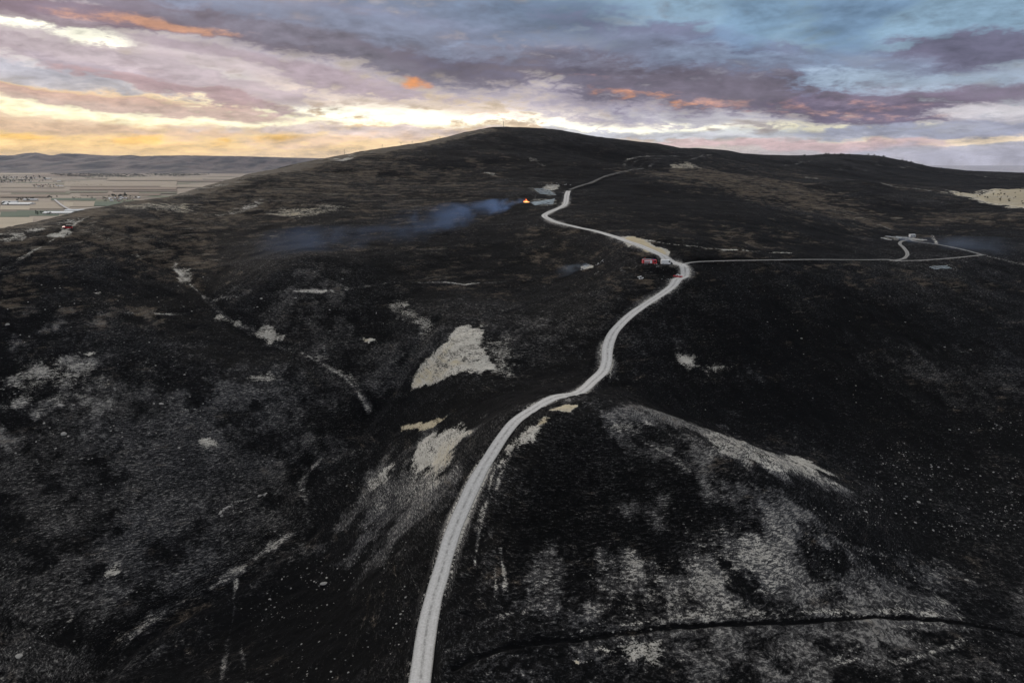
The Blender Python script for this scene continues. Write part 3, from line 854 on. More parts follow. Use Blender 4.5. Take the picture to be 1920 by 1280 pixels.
def ground_material():
    m, t, bs = mat('burnt_ground')
    p = t.pos()
    x, y, z = t.sep(p)
    a1 = t.attr('cover')
    bare, straw, brown = t.sep(a1.outputs['Vector'])
    a2 = t.attr('litter')
    grey, stone, _ = t.sep(a2.outputs['Vector'])
    broad = t.noise(p, 0.03, 5, 0.6)
    tuft = t.noise(p, 0.16, 5, 0.62)
    # terracettes and wind rows follow the contour lines
    cont = t.noise(t.xyz(t.m('MULTIPLY', x, 0.05), t.m('MULTIPLY', y, 0.05), t.m('MULTIPLY', z, 0.75)), 1.0, 4, 0.6, dist=0.4)
    fine = t.noise(t.xyz(t.m('MULTIPLY', x, 0.55), t.m('MULTIPLY', y, 0.55), t.m('MULTIPLY', z, 4.6)), 1.0, 5, 0.72)
    grit = t.noise(p, 2.3, 3, 0.7)
    c0 = lambda s: t.m('SUBTRACT', s, 0.5)
    mid = t.m('ADD', t.m('MULTIPLY', c0(tuft), 0.7), t.m('MULTIPLY', c0(cont), 1.0))
    mid = t.m('ADD', mid, t.m('MULTIPLY', c0(broad), 0.7))
    fn = t.m('ADD', t.m('MULTIPLY', c0(fine), 1.9), t.m('MULTIPLY', c0(grit), 1.1))
    # char: black to soot grey, finely mottled
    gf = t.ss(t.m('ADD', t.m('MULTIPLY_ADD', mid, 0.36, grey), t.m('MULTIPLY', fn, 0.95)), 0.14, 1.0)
    char = t.mix(gf, (0.0026, 0.0027, 0.0031, 1), (0.118, 0.115, 0.115, 1))
    tint = t.ss(t.noise(p, 0.012, 3, 0.5), 0.4, 0.62)
    char = t.mix(t.m('MULTIPLY', tint, 0.4), char, t.mix(1.0, char, (0.88, 0.97, 1.15, 1), 'MULTIPLY'))
    fleck = t.ss(t.m('ADD', t.m('MULTIPLY', c0(fine), 1.4), t.m('MULTIPLY', c0(grit), 0.5)), t.m('SUBTRACT', 0.26, t.m('MULTIPLY', t.m('MULTIPLY_ADD', mid, 0.3, grey), 0.42)), t.m('SUBTRACT', 0.40, t.m('MULTIPLY', t.m('MULTIPLY_ADD', mid, 0.3, grey), 0.42)))
    char = t.mix(t.m('MULTIPLY', fleck, 0.8), char, (0.25, 0.243, 0.23, 1))
    bf = t.ss(t.m('ADD', t.m('MULTIPLY_ADD', mid, 1.8, brown), t.m('MULTIPLY', fn, 0.75)), 0.28, 1.0)
    col = t.mix(bf, char, (0.090, 0.073, 0.056, 1))
    # thin scrapes of dry grass along the contours of the upper slopes
    scr = t.noise(t.xyz(t.m('MULTIPLY', x, 0.035), t.m('MULTIPLY', y, 0.035), t.m('MULTIPLY', z, 1.5)), 1.0, 5, 0.65)
    sc = t.m('MULTIPLY', t.ss(t.m('MULTIPLY_ADD', fn, 0.12, scr), 0.575, 0.66), t.ss(brown, 0.12, 0.6))
    col = t.mix(t.m('MULTIPLY', sc, 0.75), col, (0.16, 0.148, 0.128, 1))
    # bare soil and limestone grit
    soil = t.mix(t.ss(t.m('ADD', t.m('MULTIPLY', c0(tuft), 1.0), fn), -0.4, 0.4), (0.36, 0.345, 0.305, 1), (0.62, 0.597, 0.545, 1))
    soil = t.mix(t.ss(t.m('MULTIPLY_ADD', c0(cont), 1.2, t.m('MULTIPLY', fn, 0.5)), 0.02, 0.30, 0, 0.55), soil, (0.17, 0.165, 0.155, 1))
    sf = t.ss(t.m('MULTIPLY_ADD', mid, 0.9, t.m('MULTIPLY_ADD', fn, 0.25, straw)), 0.2, 0.8)
    soil = t.mix(t.m('MULTIPLY', sf, 0.8), soil, t.mix(tuft, (0.42, 0.35, 0.22, 1), (0.52, 0.45, 0.31, 1)))
    sooty = t.mix(t.ss(brown, 0.5, 1.0), soil, (0.105, 0.092, 0.078, 1))
    ff = t.ss(t.m('ADD', t.m('MULTIPLY_ADD', mid, 0.75, bare), t.m('MULTIPLY', fn, 0.8)), 0.36, 0.72)
    col = t.mix(ff, col, sooty)
    # loose pale stones
    vo = t.add('ShaderNodeTexVoronoi')
    t.put(vo.inputs['Vector'], p)
    vo.inputs['Scale'].default_value = 0.42
    vo.inputs['Randomness'].default_value = 1.0
    rnd = t.sep(vo.outputs['Color'])
    st = t.m('MULTIPLY', t.ss(vo.outputs['Distance'], t.m('MULTIPLY_ADD', rnd[1], 0.10, 0.06), 0.03), t.m('GREATER_THAN', t.m('MULTIPLY', stone, 0.55), rnd[0]))
    col = t.mix(st, col, t.mix(rnd[2], (0.12, 0.12, 0.115, 1), (0.40, 0.39, 0.37, 1)))
    t.put(bs.inputs['Base Color'], col)
    bs.inputs['Specular IOR Level'].default_value = 0.05
    bp = t.add('ShaderNodeBump')
    bp.inputs['Strength'].default_value = 0.8
    bp.inputs['Distance'].default_value = 0.5
    t.put(bp.inputs['Height'], t.m('ADD', fine, t.m('MULTIPLY', grit, 0.35)))
    t.put(bs.inputs['Normal'], bp.outputs[0])
    return m


def road_material(name, light, strip):
    m, t, bs = mat(name)
    p = t.pos()
    ac = t.attr('across').outputs['Fac']
    w = t.noise(p, 0.25, 4, 0.6)
    g = t.noise(p, 1.4, 6, 0.7)
    a = t.m('ABSOLUTE', t.m('ADD', ac, t.m('MULTIPLY', t.m('SUBTRACT', w, 0.5), 0.22)))
    br_ = t.ss(t.noise(p, 0.6, 4, 0.7), 0.35, 0.62)
    mid = t.m('MULTIPLY', t.m('MULTIPLY', t.ss(a, 0.20, 0.05), strip), br_)
    wheel = t.m('MULTIPLY', t.ss(t.m('ABSOLUTE', t.m('SUBTRACT', a, 0.45)), 0.22, 0.05), 0.22)
    c = t.mix(t.ss(g, 0.3, 0.72), (light * 0.78, light * 0.77, light * 0.755, 1), (light * 1.12, light * 1.11, light * 1.10, 1))
    c = t.mix(wheel, c, (light * 1.3, light * 1.3, light * 1.29, 1))
    c = t.mix(mid, c, (light * 0.42, light * 0.42, light * 0.40, 1))
    c = t.mix(t.m('MULTIPLY', t.ss(t.m('ADD', t.m('ABSOLUTE', ac), t.m('MULTIPLY', t.m('SUBTRACT', g, 0.5), 0.5)), 0.80, 1.02), 0.75), c, (0.10, 0.098, 0.09, 1))
    t.put(bs.inputs['Base Color'], c)
    bp = t.add('ShaderNodeBump')
    bp.inputs['Strength'].default_value = 0.5
    bp.inputs['Distance'].default_value = 0.12
    t.put(bp.inputs['Height'], g)
    t.put(bs.inputs['Normal'], bp.outputs[0])
    return m


# ------------------------------------------------------------------ object helpers
def tag(o, label=None, cat=None, group=None, kind=None):
    if label:
        o['label'] = label
    if cat:
        o['category'] = cat
    if group:
        o['group'] = group
    if kind:
        o['kind'] = kind
    return o


def link(name, me, m=None, parent=None):
    o = bpy.data.objects.new(name, me)
    COL.objects.link(o)
    if m is not None and me is not None:
        me.materials.append(m)
    if parent is not None:
        o.parent = parent
    return o


def empty(name, loc, rz=0.0):
    o = bpy.data.objects.new(name, None)
    COL.objects.link(o)
    o.location = loc
    o.rotation_euler = (0, 0, rz)
    return o


def mesh_np(name, verts, faces, smooth=True):
    me = bpy.data.meshes.new(name)
    verts = np.asarray(verts, np.float32)
    faces = np.asarray(faces, np.int32)
    k = faces.shape[1]
    me.vertices.add(len(verts))
    me.vertices.foreach_set('co', verts.ravel())
    me.loops.add(faces.size)
    me.loops.foreach_set('vertex_index', faces.ravel())
    me.polygons.add(len(faces))
    me.polygons.foreach_set('loop_start', np.arange(0, faces.size, k, dtype=np.int32))
    me.polygons.foreach_set('use_smooth', np.full(len(faces), smooth))
    me.update(calc_edges=True)
    return me


def grid_faces(nr, nc):
    i = np.arange(nr * nc).reshape(nr, nc)
    return np.stack([i[:-1, :-1], i[:-1, 1:], i[1:, 1:], i[1:, :-1]], -1).reshape(-1, 4)


def fattr(me, name, data):
    a = me.attributes.new(name, 'FLOAT', 'POINT')
    a.data.foreach_set('value', np.asarray(data, np.float32).ravel())


def vattr(me, name, data):
    a = me.attributes.new(name, 'FLOAT_VECTOR', 'POINT')
    a.data.foreach_set('vector', np.asarray(data, np.float32).ravel())


# ------------------------------------------------------------------ hillside mesh
me = mesh_np('hillside', np.stack([GX, GY, Z], -1).reshape(-1, 3), grid_faces(len(VA), len(UA)))
vattr(me, 'cover', np.stack([CH['bare'], CH['straw'], CH['brown']], -1))
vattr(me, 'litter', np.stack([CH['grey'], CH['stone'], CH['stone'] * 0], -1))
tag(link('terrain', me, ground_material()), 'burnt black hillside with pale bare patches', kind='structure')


def ribbon(name, line, width, m, lift=0.06, ncross=7, jitter=0.11, seed=3):
    d = np.gradient(line[:, :2], axis=0)
    d /= np.linalg.norm(d, axis=1)[:, None] + 1e-9
    nrm = np.stack([-d[:, 1], d[:, 0]], 1)
    s = np.linspace(-1, 1, ncross)
    L = np.arange(len(line)) * 1.0
    w = np.broadcast_to(np.asarray(width, float), (len(line),)) / 2
    jl = 1 + jitter * 2 * fbm(L, L * 0 + seed, 14, 2, seed, 0.5)
    jr = 1 + jitter * 2 * fbm(L, L * 0 + seed + 50, 14, 2, seed + 9, 0.5)
    off = np.where(s[None] < 0, s[None] * (w * jl)[:, None], s[None] * (w * jr)[:, None])
    X = line[:, 0, None] + nrm[:, 0, None] * off
    Y = line[:, 1, None] + nrm[:, 1, None] * off
    zz = ground(X, Y) + lift * (1 + (Y / 260) ** 2) - 0.05 * np.abs(s[None]) ** 4
    me = mesh_np(name, np.stack([X, Y, zz], -1).reshape(-1, 3), grid_faces(len(line), ncross))
    fattr(me, 'across', np.broadcast_to(s[None], X.shape))
    o = link(name, me, m)
    tag(o, kind='structure')
    return o


gravel = road_material('pale_gravel', 0.52, 0.75)
trackm = road_material('worn_track', 0.26, 0.9)
rw = np.interp(road_line[:, 1], [100, 160, 230, 330, 480, 620, 700, 800], [5.6, 5.2, 4.9, 5.2, 5.2, 5.2, 5.4, 5.4])
ribbon('road', road_line, rw, gravel)['label'] = 'pale winding gravel road over the burnt hill'
ribbon('side_road', side_line, 2.5, road_material('side_gravel', 0.30, 0.3), seed=5)['label'] = 'narrow pale side road leading to the farm'
ribbon('track', loop_line, 2.6, trackm, lift=0.08, seed=6)['label'] = 'two-rut loop track around the smoking farm'
ribbon('upper_track', up_line, 3.4, road_material('dusty_track', 0.14, 0.2), lift=0.10, seed=7)['label'] = 'faint grey track climbing beyond the plots'

# ------------------------------------------------------------------ far valley plain and mountains
def plain_xy(px, py, z=PLAIN):
    u, r = ray(px, py)
    D = (CAM_H - z) / -r
    return u * D, D


m_plain, t, bs = mat('dry_plain')
p = t.pos()
x, y, z = t.sep(p)
vo = t.add('ShaderNodeTexVoronoi', distance='CHEBYCHEV')
t.put(vo.inputs['Vector'], t.v('MULTIPLY', p, (0.0022, 0.0042, 0.0)))
vo.inputs['Scale'].default_value = 1.0
rc = t.sep(vo.outputs['Color'])
c = t.mix(rc[0], (0.27, 0.225, 0.18, 1), (0.37, 0.315, 0.255, 1))
c = t.mix(t.m('GREATER_THAN', rc[1], 0.80), c, (0.145, 0.125, 0.10, 1))
c = t.mix(t.m('GREATER_THAN', rc[2], 0.86), c, (0.085, 0.115, 0.065, 1))
n = t.noise(t.v('MULTIPLY', p, (0.004, 0.02, 0)), 1.0, 6, 0.65)
c = t.mix(t.ss(n, 0.35, 0.7, 0, 0.55), c, (0.19, 0.155, 0.12, 1))
t.put(bs.inputs['Base Color'], c)
xs_ = np.linspace(-26000, 26000, 60)
ys_ = np.concatenate([np.linspace(-3000, 9000, 60), np.linspace(9500, 30000, 30)])
gx, gy = np.meshgrid(xs_, ys_)
me = mesh_np('plain', np.stack([gx, gy, np.full(gx.shape, PLAIN)], -1).reshape(-1, 3), grid_faces(len(ys_), len(xs_)))
tag(link('ground', me, m_plain), 'flat dry farmland plain beyond the hill', kind='structure')

# field parcels laid on the plain
FM = {k: simple('field_' + k, c, 0.95, 0.05, 0.22, 0.012) for k, c in dict(tan=(0.33, 0.28, 0.22, 1), pale=(0.40, 0.345, 0.265, 1), olive=(0.17, 0.165, 0.12, 1), green=(0.085, 0.12, 0.085, 1),
                                                                          plough=(0.22, 0.18, 0.15, 1), dun=(0.24, 0.19, 0.15, 1)).items()}
lay = 0
for x0, x1, y0, y1, k in [(0, 55, 397, 407, 'green'), (30, 110, 395, 405, 'green'), (-60, 60, 408, 428, 'pale'), (0, 55, 386, 394, 'pale'), (55, 130, 379, 392, 'tan'), (95, 178, 372, 376, 'green'),
                          (118, 176, 379, 388, 'pale'), (136, 176, 378, 387, 'tan'), (176, 225, 379, 387, 'green'), (0, 200, 358, 361, 'plough'), (20, 130, 362, 365, 'olive'), (122, 200, 359, 362, 'olive'),
                          (150, 300, 363, 367, 'dun'), (0, 120, 348, 352, 'tan'), (120, 330, 340, 350, 'tan'), (210, 330, 358, 360, 'plough'), (260, 330, 361, 364, 'olive'), (130, 330, 351, 357, 'dun'),
                          (0, 100, 320, 328, 'pale'), (60, 170, 326, 331, 'dun'), (200, 380, 334, 339, 'tan'), (330, 420, 338, 341, 'plough'), (0, 90, 366, 371, 'dun'), (300, 380, 350, 352, 'pale')]:
    lay += 1
    q = [plain_xy(a, b) for a, b in ((x0, y1), (x1, y1), (x1 + 3, y0), (x0 + 2, y0))]
    me = mesh_np('field', [(a, b, PLAIN + 0.5 + lay * 0.25) for a, b in q], [(0, 1, 2, 3)])
    tag(link('field', me, FM[k]), {'tan': 'tan stubble field on the plain', 'pale': 'pale straw field on the plain', 'olive': 'olive strip field on the plain', 'green': 'green crop field on the plain',
                                   'plough': 'dark ploughed field on the plain', 'dun': 'dun fallow field on the plain'}[k], kind='structure')

# added sheet reflecting the sky, in place of hazy distance past the right-hand ridge
m_w, t, bs = mat('reflector_surface')
bs.inputs['Base Color'].default_value = (0.05, 0.06, 0.08, 1)
bs.inputs['Roughness'].default_value = 0.12
bs.inputs['Specular IOR Level'].default_value = 0.6
me = mesh_np('reflector_mesh', [(4200, 6500, PLAIN + 9), (25500, 6500, PLAIN + 9), (25500, 29500, PLAIN + 9), (5200, 29500, PLAIN + 9)], [(0, 1, 2, 3)])
tag(link('sky_reflector', me, m_w), 'added reflective sheet standing in for hazy distance beyond the right ridge', kind='structure')

# mountains
MSK = [(-300, 296), (-120, 292), (0, 291), (24, 291.5), (45, 287.5), (68, 286), (84, 289), (96, 292), (115, 288), (146, 288), (170, 290), (196, 291.5), (220, 292), (245, 290.6), (266, 293.5), (285, 292), (350, 291.5),
       (450, 293), (560, 296), (620, 297), (800, 300), (1000, 318), (1200, 330), (2200, 330)]
mu = np.array([ray(a, b)[0] for a, b in MSK])
mr = np.array([ray(a, b)[1] for a, b in MSK])
nu, nv = 420, 110
ua, ya = np.linspace(-1.3, 1.3, nu), np.linspace(13200, 24000, nv)
gu, gy = np.meshgrid(ua, ya)
gx = gu * gy
prof = np.interp(gy, [13200, 14000, 15200, 17500, 24000], [0, 0.12, 0.40, 1.0, 0.2])
rid = 1 - np.abs(fbm(gx, gy, 2600, 5, 91, 0.55)) * 2.2
crest = CAM_H + np.interp(gu, mu, mr) * 17000 - PLAIN
zz = PLAIN + crest * prof * (0.62 + 0.38 * rid) + fbm(gx, gy, 1500, 6, 95, 0.55) * 110 * sstep(gy, 13400, 15000)
zz = np.maximum(zz, PLAIN - 6)
e = np.where(gy > 13000, (zz - CAM_H) / gy, -1)
top = e.max(0)
wantm = np.interp(ua, mu, mr)
zz += (wantm - top)[None] * gy * sstep(gy, 13600, 16800)
m_mount, t, bs = mat('far_hills')
p = t.pos()
n = t.noise(t.v('MULTIPLY', p, (1.0, 0.45, 1.0)), 0.0022, 7, 0.62)
n2 = t.noise(p, 0.006, 5, 0.65)
c = t.mix(t.ss(n, 0.40, 0.60), (0.032, 0.036, 0.040, 1), (0.15, 0.125, 0.115, 1))
c = t.mix(t.ss(n2, 0.52, 0.68, 0, 0.6), c, (0.05, 0.052, 0.042, 1))
t.put(bs.inputs['Base Color'], c)
me = mesh_np('mountains', np.stack([gx, gy, zz], -1).reshape(-1, 3), grid_faces(nv, nu))
tag(link('mountains', me, m_mount), 'low hazy mountain range across the plain', kind='structure')


# ------------------------------------------------------------------ mesh builder for things
class MB:
    def __init__(self):
        self.v, self.f = [], []

    def add(self, vs, fs):
        k = len(self.v)
        self.v += [tuple(a) for a in vs]
        self.f += [tuple(i + k for i in f) for f in fs]
        return self

    def box(self, x0, x1, y0, y1, z0, z1, tx=0.0, ty=0.0):
        """box; tx, ty shrink the top on each side"""
        v = [(x0, y0, z0), (x1, y0, z0), (x1, y1, z0), (x0, y1, z0), (x0 + tx, y0 + ty, z1), (x1 - tx, y0 + ty, z1), (x1 - tx, y1 - ty, z1), (x0 + tx, y1 - ty, z1)]
        return self.add(v, [(3, 2, 1, 0), (4, 5, 6, 7), (0, 1, 5, 4), (1, 2, 6, 5), (2, 3, 7, 6), (3, 0, 4, 7)])

    def prism(self, prof, y0, y1):
        """profile in x,z extruded along y"""
        n = len(prof)
        v = [(a, y0, b) for a, b in prof] + [(a, y1, b) for a, b in prof]
        return self.add(v, [tuple(range(n)), tuple(range(2 * n - 1, n - 1, -1))] + [(i, i + n, (i + 1) % n + n, (i + 1) % n) for i in range(n)])

    def cyl(self, a, b, r, n=10, r2=None):
        a, b = Vector(a), Vector(b)
        q = (b - a).to_track_quat('Z', 'Y')
        r2 = r if r2 is None else r2
        v = []
        for c, rr in ((a, r), (b, r2)):
            for i in range(n):
                w = 2 * math.pi * i / n
                v.append(c + q @ Vector((rr * math.cos(w), rr * math.sin(w), 0)))
        return self.add(v, [tuple(range(n - 1, -1, -1)), tuple(range(n, 2 * n))] + [(i, (i + 1) % n, (i + 1) % n + n, i + n) for i in range(n)])

    def mesh(self, name, smooth=False):
        me = bpy.data.meshes.new(name)
        me.from_pydata(self.v, [], self.f)
        bm = bmesh.new()
        bm.from_mesh(me)
        bmesh.ops.recalc_face_normals(bm, faces=bm.faces)
        bm.to_mesh(me)
        bm.free()
        if smooth:
            me.polygons.foreach_set('use_smooth', [True] * len(me.polygons))
        me.update()
        return me

    def build(self, name, m, parent=None, bevel=0.0, smooth=False):
        me = self.mesh(name, smooth)
        if bevel:
            bm = bmesh.new()
            bm.from_mesh(me)
            bmesh.ops.bevel(bm, geom=list(bm.edges), offset=bevel, segments=2, profile=0.6, affect='EDGES', clamp_overlap=True)
            bm.to_mesh(me)
            bm.free()
        return link(name, me, m, parent)


RED = simple('fire_red', (0.50, 0.025, 0.035, 1), 0.4, 0.5, 0.1)
WHT = simple('white_paint', (0.74, 0.75, 0.77, 1), 0.45, 0.4, 0.06)
GLASS = simple('dark_glass', (0.012, 0.016, 0.018, 1), 0.08, 0.6, 0.1)
TYRE = simple('tyre_rubber', (0.015, 0.015, 0.016, 1), 0.9, 0.1, 0.2)
STEEL = simple('grey_steel', (0.32, 0.33, 0.34, 1), 0.5, 0.5, 0.15, metal=0.3)
DARK = simple('dark_trim', (0.02, 0.021, 0.022, 1), 0.6, 0.3, 0.2)
BLUEL = simple('blue_lamp', (0.03, 0.08, 0.5, 1), 0.2, 0.5, 0.1)
STONE = simple('limestone', (0.33, 0.32, 0.305, 1), 0.95, 0.1, 0.35, 2.0)
STONE2 = simple('sooty_stone', (0.15, 0.15, 0.147, 1), 0.95, 0.1, 0.4, 2.0)
ASH = simple('white_ash', (0.52, 0.53, 0.54, 1), 0.95, 0.05, 0.3, 0.8)
RUST = simple('rusty_metal', (0.22, 0.07, 0.05, 1), 0.8, 0.2, 0.4)
TIN = simple('buckled_tin', (0.50, 0.51, 0.53, 1), 0.5, 0.4, 0.3)


def wheel(root, x, y, r=0.5, w=0.3):
    o = MB().cyl((x, y - w / 2, r), (x, y + w / 2, r), r, 16).build('wheel', TYRE, root)
    s = -1 if y < 0 else 1
    MB().cyl((x, y + s * w / 2, r), (x, y + s * (w / 2 + 0.03), r), r * 0.55, 12).build('rim', STEEL, o)
    return o


def place(root, px, py, rz, scale=1.0, dz=0.0):
    """stand a thing on the ground seen at that pixel, tilted with the slope"""
    x, y, z = hits([(px, py)])[0]
    h = 2.0
    sx = (ground(x + h, y) - ground(x - h, y)) / (2 * h)
    sy = (ground(x, y + h) - ground(x, y - h)) / (2 * h)
    nrm = Vector((-sx, -sy, 1)).normalized()
    q = Vector((0, 0, 1)).rotation_difference(nrm) @ Matrix.Rotation(rz, 3, 'Z').to_quaternion()
    root.location = (x, y, float(ground(x, y)) + dz)
    root.rotation_euler = q.to_euler()
    root.scale = (scale,) * 3
    return root


# fire engine: cab towards +x
fe = tag(empty('fire_engine', (0, 0, 0)), 'red fire engine with white locker panel parked off the road bend', 'fire truck')
MB().box(-3.9, 3.9, -0.95, 0.95, 0.55, 0.95).build('chassis', DARK, fe)
body = MB().box(-3.95, 1.45, -1.22, 1.22, 0.95, 3.0, 0.05, 0.06).build('body', RED, fe, 0.06)
MB().box(-3.0, 1.0, -1.235, -1.215, 2.1, 2.6).build('locker_stripe', WHT, body)
MB().box(0.15, 1.25, -1.25, -1.2, 1.05, 2.75).build('locker_panel', WHT, body)
MB().box(-3.1, -0.1, -1.24, -1.2, 1.15, 1.95).build('roller_shutter', STEEL, body)
MB().box(-3.75, 1.2, -1.0, 1.0, 3.0, 3.12).build('roof_deck', TIN, body)
cab = MB().prism([(1.6, 0.8), (3.95, 0.8), (4.0, 1.7), (3.75, 2.95), (1.6, 2.95)], -1.2, 1.2).build('cab', RED, fe, 0.07)
MB().prism([(3.985, 1.78), (4.02, 1.78), (3.80, 2.8), (3.765, 2.8)], -1.05, 1.05).build('windscreen', GLASS, cab)
for s in (-1, 1):
    MB().box(2.3, 3.6, s * 1.215 - 0.012, s * 1.215 + 0.012, 1.75, 2.65, 0.12).build('side_window', GLASS, cab)
    MB().box(3.95, 4.05, s * 0.85 - 0.17, s * 0.85 + 0.17, 0.95, 1.2).build('headlight', TIN, cab)
MB().box(2.2, 2.55, -0.9, 0.9, 2.98, 3.2).build('beacon_bar', BLUEL, cab, 0.04)
MB().box(3.9, 4.2, -1.2, 1.2, 0.5, 0.85).build('bumper', WHT, fe, 0.04)
lad = MB()
for s in (-0.3, 0.3):
    lad.box(-3.6, 0.9, s - 0.04, s + 0.04, 3.18, 3.28)
for k in range(10):
    lad.box(-3.5 + k * 0.47, -3.44 + k * 0.47, -0.26, 0.26, 3.2, 3.26)
lad.build('ladder', STEEL, fe)
MB().cyl((-2.9, 0.0, 3.12), (-2.9, 0.0, 3.75), 0.16).cyl((-2.9, 0, 3.7), (-2.2, 0, 3.95), 0.09).build('water_cannon', RED, fe)
for x in (-2.6, -1.4, 2.75):
    for s in (-1, 1):
        wheel(fe, x, s * 1.05, 0.52, 0.32)
place(fe, 1217, 496.5, R(2))

# white van
va = tag(empty('van', (0, 0, 0)), 'white panel van with dark nose parked behind the fire engine', 'van')
vb = MB().prism([(-2.95, 0.45), (1.75, 0.45), (1.75, 1.3), (1.35, 2.45), (1.0, 2.62), (-2.75, 2.66), (-2.95, 2.4)], -1.02, 1.02).build('body', WHT, va, 0.08)
nose = MB().prism([(1.78, 0.45), (2.75, 0.45), (2.82, 1.0), (2.55, 1.28), (1.78, 1.42)], -0.99, 0.99).build('bonnet', DARK, va, 0.06)
MB().prism([(1.80, 1.46), (1.86, 1.46), (1.45, 2.42), (1.38, 2.42)], -0.88, 0.88).build('windscreen', GLASS, vb)
for s in (-1, 1):
    MB().prism([(0.75, 1.45), (1.6, 1.45), (1.28, 2.2), (0.75, 2.2)], s * 1.03 - 0.012, s * 1.03 + 0.012).build('side_window', GLASS, vb)
    MB().box(2.72, 2.84, s * 0.72 - 0.14, s * 0.72 + 0.14, 0.88, 1.12).build('headlight', TIN, nose)
    MB().box(-2.6, 0.5, s * 1.035 - 0.01, s * 1.035 + 0.01, 0.72, 0.82).build('rubbing_strip', DARK, vb)
    for x in (-1.95, 1.95):
        wheel(va, x, s * 0.9, 0.36, 0.24)
MB().box(2.7, 2.9, -0.98, 0.98, 0.35, 0.62).build('bumper', DARK, va)
place(va, 1250, 496.5, R(-3), 1.1)

# red pickup with pale load near the bend
pk = tag(empty('pickup', (0, 0, 0)), 'small red pickup with a pale load beside the road bend', 'car')
pb = MB().prism([(-2.3, 0.4), (2.3, 0.4), (2.35, 0.85), (1.2, 1.0), (-2.3, 1.0)], -0.85, 0.85).build('body', RED, pk, 0.05)
pc = MB().prism([(-0.5, 1.0), (1.25, 1.0), (0.75, 1.6), (-0.45, 1.62)], -0.78, 0.78).build('cabin', WHT, pk, 0.05)
MB().prism([(1.27, 1.02), (1.3, 1.02), (0.82, 1.56), (0.79, 1.56)], -0.68, 0.68).build('windscreen', GLASS, pc)
for s in (-1, 1):
    MB().box(-0.4, 0.7, s * 0.79 - 0.01, s * 0.79 + 0.01, 1.1, 1.5, 0.1).build('side_window', GLASS, pc)
    for x in (-1.45, 1.45):
        wheel(pk, x, s * 0.75, 0.34, 0.22)
    MB().box(2.3, 2.38, s * 0.6 - 0.12, s * 0.6 + 0.12, 0.62, 0.8).build('headlight', TIN, pb)
MB().box(-2.1, -0.6, -0.7, 0.7, 1.0, 1.35, 0.12, 0.1).build('load', TIN, pk, 0.05)
place(pk, 1271, 520, R(150))

# red rescue car on the left track, lamps towards the camera
rc_ = tag(empty('rescue_car', (0, 0, 0)), 'red off-road car with dark roof on the left slope track', 'car')
rb = MB().prism([(-2.2, 0.45), (2.25, 0.45), (2.3, 1.0), (1.1, 1.12), (-2.25, 1.12)], -0.92, 0.92).build('body', RED, rc_, 0.05)
rk = MB().prism([(-2.1, 1.12), (1.15, 1.12), (0.6, 1.85), (-2.0, 1.88)], -0.84, 0.84).build('cabin', DARK, rc_, 0.05)
MB().prism([(1.17, 1.14), (1.2, 1.14), (0.68, 1.78), (0.65, 1.78)], -0.74, 0.74).build('windscreen', GLASS, rk)
for s in (-1, 1):
    MB().box(-1.7, 0.5, s * 0.85 - 0.01, s * 0.85 + 0.01, 1.22, 1.72, 0.1).build('side_window', GLASS, rk)
    MB().box(2.26, 2.36, s * 0.66 - 0.15, s * 0.66 + 0.15, 0.72, 0.95).build('headlight', simple('lit_lamp', (0.9, 0.86, 0.75, 1), 0.3, 0.5, 0.02, emit=((1, 0.9, 0.7, 1), 2.0)), rb)
    for x in (-1.4, 1.45):
        wheel(rc_, x, s * 0.82, 0.4, 0.26)
MB().box(2.25, 2.42, -0.9, 0.9, 0.4, 0.66).build('bumper', WHT, rc_)
MB().box(-1.7, 0.3, -0.7, 0.7, 1.9, 2.05).build('roof_rack', DARK, rc_)
place(rc_, 127, 428.5, R(205), 1.15)

# white cabin at the smouldering farm
cb = tag(empty('white_cabin', (0, 0, 0)), 'small white cabin with dark openings above the smoking farm yard', 'cabin')
w_ = MB().box(-2.9, 2.9, -1.4, 1.4, 0, 2.4).build('wall', WHT, cb)
MB().prism([(-3.1, 2.4), (3.1, 2.4), (3.0, 2.62), (-3.0, 2.75)], -1.6, 1.6).build('roof', TIN, cb)
for x in (-1.9, 0.0, 1.8):
    wi = MB().box(x - 0.5, x + 0.5, -1.43, -1.405, 0.5, 1.7).build('window', DARK, w_)
    MB().box(x - 0.55, x + 0.55, -1.46, -1.431, 0.42, 0.5).build('sill', TIN, wi)
place(cb, 1710, 444, R(4), 0.85)
DONE_THINGS = True


# ------------------------------------------------------------------ rocks
def rock_mesh(seed, sub=2):
    bm = bmesh.new()
    bmesh.ops.create_icosphere(bm, subdivisions=sub, radius=1.0)
    r = random.Random(seed)
    ks = [Vector((r.uniform(-1, 1), r.uniform(-1, 1), r.uniform(-1, 1))).normalized() for _ in range(9)]
    cut = [r.uniform(0.55, 0.9) for _ in ks]
    for v in bm.verts:
        for k, c in zip(ks, cut):
            d = v.co.dot(k)
            if d > c:
                v.co -= k * (d - c) * 0.85
        v.co += Vector((r.uniform(-1, 1), r.uniform(-1, 1), r.uniform(-1, 1))) * 0.06
        v.co.z = max(v.co.z, -0.5)
        v.co.z *= 0.72
    me = bpy.data.meshes.new('rock')
    bm.to_mesh(me)
    bm.free()
    return me


ROCKM = [rock_mesh(s, 1) for s in range(7)]
BIGM = [rock_mesh(50 + s, 2) for s in range(4)]
for k, m_ in enumerate(ROCKM + BIGM):
    m_.materials.append(STONE if k % 3 else STONE2)
for m_ in BIGM:
    m_.materials.clear()
    m_.materials.append(STONE)


